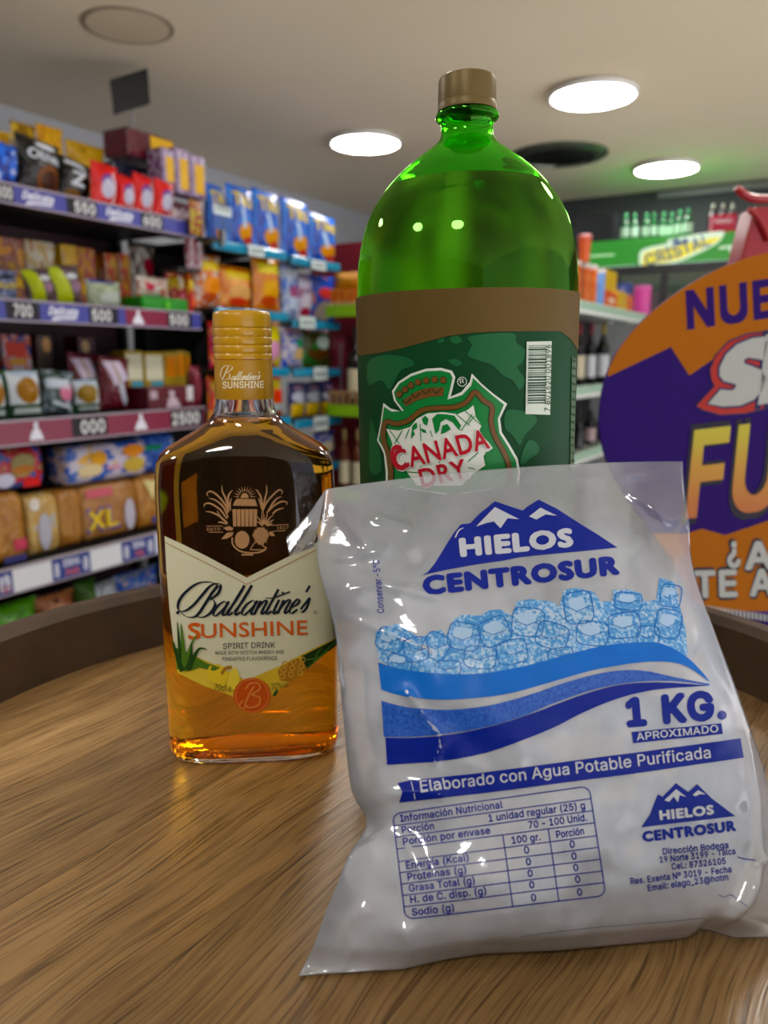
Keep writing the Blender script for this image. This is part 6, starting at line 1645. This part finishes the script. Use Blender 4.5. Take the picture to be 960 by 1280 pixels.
W('pouch', 'B2', 280, 324, 332, orange, 'orange chip bag with a yellow band, second rack level', 'chip_bag', 'chips', GO, ov('#c9a070', '#b3401c'), dy=.04)
W('pouch', 'B2', 322, 358, 321, ('#b36a16', '#c2841e', '#b0551a'), 'amber chip bag beside the black post, second rack level', 'chip_bag', 'chips', GO, ov('#c99a4a', '#a8481e', '#c9ba3a'), dy=.03)
W('pouch', 'B3', 268, 300, 402, ('#7a1a4a', '#b3341e', '#c28a1e'), 'red and purple chip bag behind the yellow screw cap', 'chip_bag', 'chips', GO, ov('#c9a070', '#b3401c'), dy=.04)
W('pouch', 'B3', 300, 330, 402, ('#a3781c', '#c2941e', '#a34a1e'), 'amber bag on the third rack level behind the screw cap', 'chip_bag', 'chips', GO, ov('#c9a070', '#b3401c'), dy=.04)
W('pouch', 'B3', 330, 358, 400, ('#b3548c', '#c2b01e', '#a83a7c'), 'pink and yellow chip bag right of the screw cap', 'chip_bag', 'chips', GO, (('oval', '#c9bd1c', .5, .72, .4, .16), ('oval', '#c992b4', .45, .36, .3, .2), ('oval', '#c9b83a', .75, .14, .16, .1)), dy=.04)
W('pouch', 'B4', 266, 300, 470, ('#b3401c', '#c28a1e', '#a3341c'), 'orange red bag behind the yellow sleeve, left', 'chip_bag', 'chips', GO, ov('#c9a070', '#b3401c'), dy=.04)
W('pouch', 'B4', 334, 360, 470, ('#b3401c', '#b8681a', '#c9c4b0'), 'red and orange bag right of the yellow bottle sleeve', 'chip_bag', 'chips', GO, (('oval', '#c9b83a', .4, .80, .3, .12), ('oval', '#c2421c', .6, .5, .3, .16), ('oval', '#a9c0c4', .5, .22, .36, .09)), dy=.04)
W('pouch', 'B5', 336, 362, 535, ('#2a3a7c', '#8f93a8', '#b3401c'), 'dark blue bag on the fifth rack level', 'chip_bag', 'chips', GO, ov('#c9a070', '#b3401c'), dy=.04)
W('pouch', 'C2', 358, 378, 312, ('#2a4a9c', '#a9b4cc', '#3a6ac0'), 'slim blue and white bag on the right rack, second level', 'chip_bag', 'chips', GO, (('rect', '#c3cad8', .1, .8, .75, .9), ('oval', '#8a4a70', .5, .5, .3, .12), ('oval', '#b9c4d8', .5, .3, .3, .12)), dy=.05)
W('pouch', 'C2', 374, 396, 340, ('#4a3a6c', '#b3a9bc', '#7a2a4c'), 'purple and white bag on the right rack, second level', 'chip_bag', 'chips', GO, ov('#c3bcc8', '#8a2a3c', '#b9b4c4'), dy=.04)
W('pouch', 'C2', 394, 426, 342, ('#1d3f9c', '#24489c', '#b36a2c'), 'blue bag with a red badge on the right rack', 'chip_bag', 'chips', GO, (('oval', '#b3403c', .45, .62, .28, .12), ('oval', '#b9b0a4', .4, .25, .3, .2)), dy=.03)
W('pouch', 'C3', 358, 386, 408, ('#2747a8', '#b9b4c0', '#3a62c4'), 'blue bag with a pink top on the third level of the right rack', 'chip_bag', 'chips', GO, (('rect', '#b98a98', .1, .95, .84, .95), ('oval', '#2c8a62', .7, .6, .25, .1), ('oval', '#c9b080', .6, .35, .26, .14)), dy=.04)
W('pouch', 'C3', 382, 420, 408, ('#1f6a34', '#4a3a1c', '#2c7a40'), 'green bag with a white badge on the third level of the right rack', 'chip_bag', 'chips', GO, (('oval', '#b9c9c0', .6, .62, .28, .16), ('rect', '#b98a98', .1, .9, .86, .96), ('oval', '#5a3a1c', .5, .35, .38, .10)), dy=.03)
for x0, x1, lb in ((366, 386, 'left yellow and white bag'), (385, 405, 'middle yellow and white bag'), (404, 424, 'right yellow and white bag')):
    W('pouch', 'C4', x0, x1, 478, ('#2a2f6c', '#242a5c', '#2a2f6c'), lb + ' of three on the fourth level of the right rack', 'chip_bag', 'chips', 'yellow and white bags', (('rect', '#c9ac14', .06, .94, .05, .42), ('oval', '#b9c0cc', .5, .6, .42, .16), ('oval', '#a9889c', .5, .85, .3, .06)), dy=.04, t=.06)
W('pouch', 'C5', 398, 426, 540, ('#2c44a0', '#b4b0bc', '#3a5ac0'), 'blue and cream bag at the foot of the right rack', 'chip_bag', 'chips', GO, (('oval', '#c3b8a0', .5, .5, .3, .18), ('rect', '#2c3fa0', .1, .9, .15, .3)), dy=.03)

# ---------------------------------------------------------------- maroon wine stand behind, with lime shelf strips
XS = 2.85
M_LIME = pmat('lime_strip', '#7ab00e', .35)
M_RACK = mat_noise('rack_wood', '#8a6a44', '#a5845a', 12, .5)
ws = thing('wine_stand', 'maroon wine stand with lime green shelf strips behind the green bottle', 'shelf', tuple(room(XS + .2, 1.70, 0)), ROT_BACK)
ZL = [back_px(430, 381, XS)[1], back_px(430, 506, XS)[1], back_px(430, 612, XS)[1]]
MB().box(-.66, .30, .18, .20, 0, back_px(430, 304, XS + .38)[1]).build('back_panel', M_MAROON, ws, smooth=False)
for k, z in enumerate(ZL):
    MB().box(-.30, .30, -.195, .18, z - .03, z - .012).build('shelf_board', M_DARK, ws, smooth=False)
    MB().box(-.30, .30, -.21, -.196, z - .05, z).build('shelf_strip', M_LIME, ws, smooth=False, bevel=.002)
    if k == 1:
        MB().box(-.30, .30, -.206, -.196, z + .048, z + .060).build('rack_rail', M_RACK, ws, smooth=False)
        for i in range(18): MB().box(-.29 + i * .034, -.278 + i * .034, -.204, -.197, z, z + .048).build('rack_slat', M_RACK, ws, smooth=False)
M_WINE = pmat('dark_wine_glass', '#0d0b0c', .12)
M_AMB = pmat('amber_glass', '#5a2a10', .12)
M_PAPER = ink('bottle_paper', '#c9c0a4'); M_PAPERW = ink('bottle_paper_white', '#c9ccd2')
M_RCAP, M_BCAP = pmat('red_capsule', '#7a1820', .35), pmat('black_capsule', '#17151a', .35)
for i, (x0, x1, lb) in enumerate(((412, 434, 'orange snack box with a yellow top, left of the row over the lime strip'), (433, 452, 'orange snack box with a yellow top, beside the green bottle'), (452, 476, 'orange snack box with a yellow top, half behind the green bottle'))):
    o = W('box', None, x0, x1, 360, ('#b8681a', '#c98a2c', '#a8441c'), lb, 'snack_box', 'box', 'orange snack boxes on the lime shelf', (('rect', '#c9b89a', .04, .96, .10, .3), ('line', '#a8341c', [(.3, .1), (.3, .9)], .1), ('line', '#a8341c', [(.7, .1), (.7, .9)], .1)), t=.08, dy=.012, base=ZL[0] - .012, plane='back', rot=ROT_BACK, front=XS, y1=380)
z_ = back_px(440, 361, XS)[1]
W('pouch', None, 412, 456, 342, ('#c28a0e', '#c9981c', '#b3780e'), 'yellow snack pouch lying on the orange boxes', 'snack_pouch', 'snack pack', None, (), t=.07, dy=.02, base=z_ + .001, plane='back', rot=ROT_BACK, front=XS, y1=361)
GW = 'wine bottles on the maroon stand'
zz = ZL[1] - .012
W('bottle', None, 434, 458, 408, M_WINE, 'dark wine bottle with a cream label left of the green bottle', 'wine_bottle', 'bottle', GW, t=0, dy=.06, base=zz, plane='back', rot=ROT_BACK, front=XS, lab=M_PAPER, cap=M_BCAP, y1=500)
W('bottle', None, 459, 482, 408, M_WINE, 'dark wine bottle standing behind the green bottle', 'wine_bottle', 'bottle', GW, t=0, dy=.06, base=zz, plane='back', rot=ROT_BACK, front=XS, lab=M_PAPER, cap=M_RCAP, y1=500)
W('box', None, 414, 432, 420, ('#5a1826', '#6a2030', '#4a4048'), 'maroon carton beside the wine bottle on the stand', 'carton', 'box', None, (('rect', '#6a5a64', .55, .8, .05, .9),), t=.07, dy=.10, base=zz, plane='back', rot=ROT_BACK, front=XS, y1=500)
for i, (x0, x1, lb, c) in enumerate(((424, 438, 'amber spirit bottle with a cream label, left of the pair below the lime strip', M_PAPER), (440, 456, 'amber spirit bottle with a cream label, right of the pair below the lime strip', M_PAPER))):
    W('bottle', None, x0, x1, 536, M_AMB, lb, 'liquor_bottle', 'bottle', 'amber bottles below the lime strip', t=0, dy=.05, base=ZL[2] - .012, plane='back', rot=ROT_BACK, front=XS, lab=c, cap=pmat('gold_capsule', '#8a7340', .35), y1=600)

# ---------------------------------------------------------------- white gondola on the right
YG = 0.90
M_MINT = pmat('mint_strip', '#a9c9b4', .3)
M_GOND = pmat('gondola_enamel', '#b4b8b6', .4)
XG0, XG1 = 2.60, 4.20
gd = thing('gondola_shelf', 'pale gondola shelf with mint price strips between the green bottle and the sign', 'shelf', tuple(room((XG0 + XG1) / 2, YG + .16, 0)), ROT_WALL)
hw = (XG1 - XG0) / 2
ZG = [(wall_px(725, 377, YG)[1] + wall_px(796, 390, YG)[1]) / 2, (wall_px(722, 484, YG)[1] + wall_px(750, 479, YG)[1]) / 2]
hg = ZG[0] - wall_px(760, 398, YG)[1]
ZG.append(ZG[1] - .26); ZG.append(.35)
MB().box(-hw, hw, .14, .16, 0, ZG[0] - .01).build('back_panel', M_DARK, gd, smooth=False)
for sx in (-1, 1): MB().box(sx * hw - .01, sx * hw + .01, -.10, .14, 0, ZG[0] - .03).build('end_panel', M_GOND, gd, smooth=False)
for k, z in enumerate(ZG):
    MB().box(-hw + .01, hw - .01, -.155, .14, z - .022, z - .004).build('shelf_board', M_GOND, gd, smooth=False)
    MB().box(-hw, hw, -.172, -.156, z - hg, z).build('price_strip', M_MINT, gd, smooth=False, bevel=.003)
    MB().box(-hw, hw, -.1735, -.1725, z - hg * .95, z - hg * .68).build('strip_lip', M_WHITE, gd, smooth=False)
zt1 = ZG[0] - .004
def Gd(kind, x0, x1, y0, cols, label, name, cat, group=None, base=zt1, **kw): return W(kind, None, x0, x1, y0, cols, label, name, cat, group, base=base, front=YG, **kw)
M_OCAN = packmat('#b8581a', '#c26a24', '#c98f5a', scale=6.0)
GT_ = 'orange cans on the gondola'
M_LIDW, M_LIDP, M_LIDB = pmat('white_lid', '#c9c4c0', .35), pmat('pink_lid', '#c97a80', .35), pmat('blue_lid', '#22327a', .35)
Gd('can', 716, 726, 326, M_OCAN, 'orange can with a white lid half behind the green bottle', 'snack_can', 'can', GT_, t=0, dy=.04, lid=M_LIDW)
Gd('can', 727, 737, 329, M_OCAN, 'orange can with a white lid just right of the green bottle', 'snack_can', 'can', GT_, t=0, dy=.04, lid=M_LIDW)
Gd('can', 737, 746, 331, M_OCAN, 'orange can with a white lid left of the blue can', 'snack_can', 'can', GT_, t=0, dy=.04, lid=M_LIDW)
cz_ = wall_px(731, 328, YG + .04)[1]
W('cup', None, 722, 739, 293, pmat('orange_cup', '#c9521a', .3), 'orange cup with a pink lid standing on the cans', 'snack_cup', 'cup', None, t=0, dy=.045, base=cz_ , front=YG, lid=M_LIDP)
Gd('can', 746, 756, 336, packmat('#5a7ab8', '#7a9ac8', '#5a7ab8'), 'light blue can between the orange cans and the yellow box', 'snack_can', 'can', t=0, dy=.04, lid=M_LIDW)
Gd('box', 756, 772, 364, ('#c2521a', '#c96a2c', '#c2521a'), 'orange box with a white badge at the front of the gondola', 'snack_box', 'box', None, marks=(('oval', '#d6b8a4', .5, .5, .3, .16),), t=.03, dy=.02)
Gd('box', 755, 771, 338, ('#c9a41c', '#c9b02c', '#c2941c'), 'tall yellow box behind the orange one', 'snack_box', 'box', None, t=.04, dy=.06)
Gd('box', 772, 783, 364, ('#c9a01c', '#c9b02c', '#c9941c'), 'small yellow box right of the orange box', 'snack_box', 'box', None, t=.03, dy=.02)
Gd('box', 782, 791, 368, ('#c2601a', '#c9702c', '#c2601a'), 'small orange box left of the pink canister', 'snack_box', 'box', None, t=.03, dy=.02)
Gd('can', 770, 789, 354, pmat('navy_tub', '#28367a', .35), 'navy tub with a dark lid behind the small boxes', 'tub', 'can', None, t=0, dy=.09, lid=M_LIDB)
Gd('can', 791, 813, 357, pmat('pink_canister', '#c23a8c', .35), 'bright pink canister beside the sign', 'canister', 'can', None, t=0, dy=.05, lid=pmat('pink_canister_lid', '#c95aa0', .35))
GB = 'wine bottles on the gondola'
for i, (x0, x1, lb) in enumerate(((716, 732, 'wine bottle with a floral label at the edge of the green bottle'), (732, 746, 'wine bottle with a white label and red capsule on the gondola'), (746, 762, 'wine bottle with a white label next to the sign'))):
    Gd('bottle', x0, x1, 404, M_WINE, lb, 'wine_bottle', 'bottle', GB, base=ZG[1] - .004, t=0, dy=.06, lab=M_PAPERW if i else M_PAPER, cap=(M_RCAP, M_RCAP, pmat('yellow_capsule', '#8f7a24', .35))[i])
for i, (x0, x1, lb) in enumerate(((716, 730, 'dark bottle on the lower gondola shelf, left'), (731, 745, 'dark bottle on the lower gondola shelf, middle'), (746, 760, 'dark bottle on the lower gondola shelf, right'))):
    Gd('bottle', x0, x1, 512, M_WINE, lb, 'liquor_bottle', 'bottle', 'dark bottles on the lower gondola shelf', base=ZG[2] - .004, t=0, dy=.05, lab=ink('pinkish_label', '#b39a9c') if i == 1 else None, cap=M_BCAP)

# ---------------------------------------------------------------- fridge with the green header
XF = 4.35
fy0, fz1 = back_px(732, 303, XF); fy1, _ = back_px(948, 287, XF)
fz0 = back_px(800, 331, XF)[1]
fz1 = (fz1 + back_px(936, 288, XF)[1]) / 2
fc = (fy0 + fy1) / 2; fw = abs(fy0 - fy1) / 2
fr = thing('drinks_fridge', 'dark drinks fridge with a green lit header above a glass door', 'fridge', tuple(room(XF + .19, fc, 0)), ROT_BACK)
M_FR = pmat('fridge_body', '#26282a', .4)
MB().box(-fw, fw, -.18, .19, 0, .12).build('plinth', M_FR, fr, smooth=False)
for sx in (-1, 1): MB().box(sx * (fw - .02) - .02, sx * (fw - .02) + .02, -.18, .19, .12, fz0).build('side_wall', M_FR, fr, smooth=False)
MB().box(-fw, fw, .15, .19, .12, fz0).build('back_wall', pmat('fridge_inside', '#49524e', .5), fr, smooth=False)
hd = MB().box(-fw, fw, -.19, .19, fz0, fz1).build('header', pmat('header_green', '#228a22', .35, emit='#3faf3a', estr=.2), fr, smooth=False, bevel=.004)
def fx(px, py): y, z = back_px(px, py, XF - .001); return (-(y - fc), z)
def on_head(name, shape, mat, k=1): v, f = shape; mb = MB(); mb.add([(fx(x, y)[0], -.1905 - .0006 * k, fx(x, y)[1]) for x, y in v], f); return mb.build(name, mat, hd, smooth=False, fix=False)
def glow(nm, c, e=.5): return pmat(nm, c, .35, emit=c, estr=e)
on_head('header_line', poly([(737, 321.5), (768, 319.5), (768, 317), (737, 319)]), glow('header_pale', '#a9d9a4', .4), 1)
on_head('header_badge', poly(catmull([(799, 324), (801, 314), (812, 309), (835, 304), (838, 299), (900, 289), (903, 296), (895, 305), (870, 318), (845, 328), (815, 333), (801, 333)], 4, True)), glow('header_pale2', '#cfe6cf', .4), 1)
on_head('header_badge_fill', poly(catmull([(803, 325), (806, 316), (822, 311), (850, 306), (898, 296), (892, 304), (868, 315), (845, 325), (815, 330), (804, 331)], 4, True)), glow('header_yellow', '#d9d02c', .45), 2)
on_head('header_crown', poly([(838, 304), (845, 297), (852, 302), (856, 297), (860, 300), (852, 306)]), ink('header_blue', '#4a68a0'), 3)
on_head('header_name', text_px('CRISTAL', (809, 333), (889, 306), 14, .04, True), ink('header_blue', '#4a68a0'), 3)
on_head('header_small', poly([(911, 308), (934, 305.5), (934, 315), (920, 318), (912, 316)]), glow('header_pale2', '#cfe6cf', .4), 1)
on_head('header_line', poly([(898, 309), (936, 303), (936, 305), (900, 311.5)]), glow('header_pale2', '#cfe6cf', .4), 1.5)
for k, z in enumerate((.45, .75, 1.05, 1.32)):
    if z < fz0 - .1: MB().box(-fw + .04, fw - .04, -.12, .15, z - .012, z).build('wire_shelf', M_GREY, fr, smooth=False)
door = MB()
for x0, x1, z0, z1 in ((-fw + .01, -fw + .06, .12, fz0 - .004), (fw - .06, fw - .01, .12, fz0 - .004), (-fw + .06, fw - .06, .12, .17), (-fw + .06, fw - .06, fz0 - .05, fz0 - .004), (-.02, .02, .17, fz0 - .05)):
    door.box(x0, x1, -.20, -.181, z0, z1)
dr = door.build('door', pmat('door_frame', '#1d1f22', .35), fr, smooth=False)
MB().tube([(-.05, -.215, .8), (-.05, -.222, .86), (-.05, -.222, 1.1), (-.05, -.215, 1.16)], .008, 10).build('handle', M_GREY, dr)
M_PANE = bpy.data.materials.new('door_pane'); M_PANE.use_nodes = True
nt = M_PANE.node_tree
tr = N(nt, 'ShaderNodeBsdfTransparent'); gg = N(nt, 'ShaderNodeBsdfGlossy'); gg.inputs['Roughness'].default_value = .03; mx = N(nt, 'ShaderNodeMixShader'); mx.inputs[0].default_value = .12
nt.links.new(tr.outputs[0], mx.inputs[1]); nt.links.new(gg.outputs[0], mx.inputs[2]); nt.links.new(mx.outputs[0], nt.nodes['Material Output'].inputs['Surface'])
MB().box(-fw + .06, fw - .06, -.193, -.189, .17, fz0 - .05).build('pane', M_PANE, dr, smooth=False)
MB().box(-fw + .07, fw - .07, -.10, -.06, fz0 - .03, fz0 - .012).build('light_tube', pmat('fridge_tube', '#ffffff', .4, emit='#dfffee', estr=6), fr, smooth=False)
M_GBOT = pmat('green_beer_glass', '#14532b', .10); M_MINTL = ink('mint_label', '#b9d9c4')
for i in range(7):
    x = -fw + .12 + i * (2 * fw - .24) / 6
    o = root_at('beer_bottle', ('pale bottle inside the fridge, seen over the orange edge of the sign' if i in (2, 3) else 'pale bottle inside the fridge beside the door frame' if i < 2 else 'pale bottle inside the fridge, hidden by the sign'), 'bottle', 'bottles inside the fridge', room(XF + .16, fc - x, 1.3215), ROT_BACK)
    make_bottle(o, .075, .22, packmat('#8fb0a0', '#a9c4b4', '#5a8a74'), M_MINTL, M_WHITE)
# on top of the fridge
GQ = 'green bottles on the fridge'
for i, (x0, x1, y0) in enumerate(((776, 787, 270), (787, 798, 270), (802, 813, 269), (812, 821, 269), (824, 834, 267), (834, 844, 267), (844, 855, 265), (854, 866, 264))):
    nm = ('leftmost', 'second', 'third', 'fourth', 'fifth', 'sixth', 'seventh', 'rightmost')[i]
    W('bottle', None, x0, x1, y0 - 3, M_GBOT, 'green bottle on the fridge header, %s of the row of eight' % nm, 'beer_bottle', 'bottle', GQ, t=0, dy=.05, base=fz1, plane='back', rot=ROT_BACK, front=XF, lab=M_MINTL, cap=pmat('green_capsule', '#3a8a58', .3), y1=298)
W('box', None, 714, 770, 269, ('#17181a', '#1a1b1e', '#17181a'), 'black box standing on the left end of the fridge', 'black_box', 'box', None, (('rect', '#26282c', .08, .92, .1, .9),), t=.12, dy=.06, base=fz1, plane='back', rot=ROT_BACK, front=XF, y1=303)
cr = W('box', None, 886, 921, 268, ('#a82c40', '#b0344a', '#a82c40'), 'red six-pack carrier with white lettering on the fridge', 'bottle_carrier', 'carrier', None, (('text', '#d6c4cc', 'Heladas', .2, .85, .55, .22), ('rect', '#c98a94', .02, .12, .05, .95)), t=.03, dy=.03, base=fz1, plane='back', rot=ROT_BACK, front=XF, y1=288)
for i, x in enumerate((891, 903, 915)):
    W('bottle', None, x - 5.5, x + 5.5, 255, M_WINE, ('left', 'middle', 'right')[i] + ' dark bottle with a grey cap in the red carrier', 'beer_bottle', 'bottle', 'bottles in the red carrier', t=0, dy=.11, base=fz1, plane='back', rot=ROT_BACK, front=XF, lab=None, cap=pmat('grey_crown_cap', '#8f9486', .35), y1=288)

# ---------------------------------------------------------------- settle: push apart goods that still touch
def settle(rounds=14):
    def tree(o):
        vs, fs = [], []
        mw = o.matrix_world
        for c in o.children:
            b = len(vs); vs += [mw @ v.co for v in c.data.vertices]; fs += [tuple(b + i for i in p.vertices) for p in c.data.polygons]
        return BVHTree.FromPolygons(vs, fs), [min(v[k] for v in vs) for k in range(3)], [max(v[k] for v in vs) for k in range(3)]
    bpy.context.view_layer.update()
    T = {o.name: tree(o) for o in GOODS}
    start = {o.name: o.location.copy() for o in GOODS}
    moved = set(T)
    for _ in range(rounds):
        now = set()
        for i, a in enumerate(GOODS):
            ta, la, ha = T[a.name]
            for b in GOODS[i + 1:]:
                if a.name not in moved and b.name not in moved: continue
                tb, lb, hb = T[b.name]
                if any(la[k] > hb[k] or lb[k] > ha[k] for k in range(3)) or not ta.overlap(tb): continue
                up, lo = (a, b) if la[2] > lb[2] else (b, a)
                if abs(la[2] - lb[2]) > .5 * (T[lo.name][2][2] - T[lo.name][1][2]):
                    up.location.z += .004; now.add(up.name); continue
                deep = a if (a.location - EYE).xy.length > (b.location - EYE).xy.length else b
                if (deep.location - start[deep.name]).length > .16: continue
                d = (deep.location - EYE); d.z = 0
                deep.location += d.normalized() * .012; now.add(deep.name)
        if not now: break
        bpy.context.view_layer.update()
        for o in GOODS:
            if o.name in now: T[o.name] = tree(o)
        moved = now
settle()
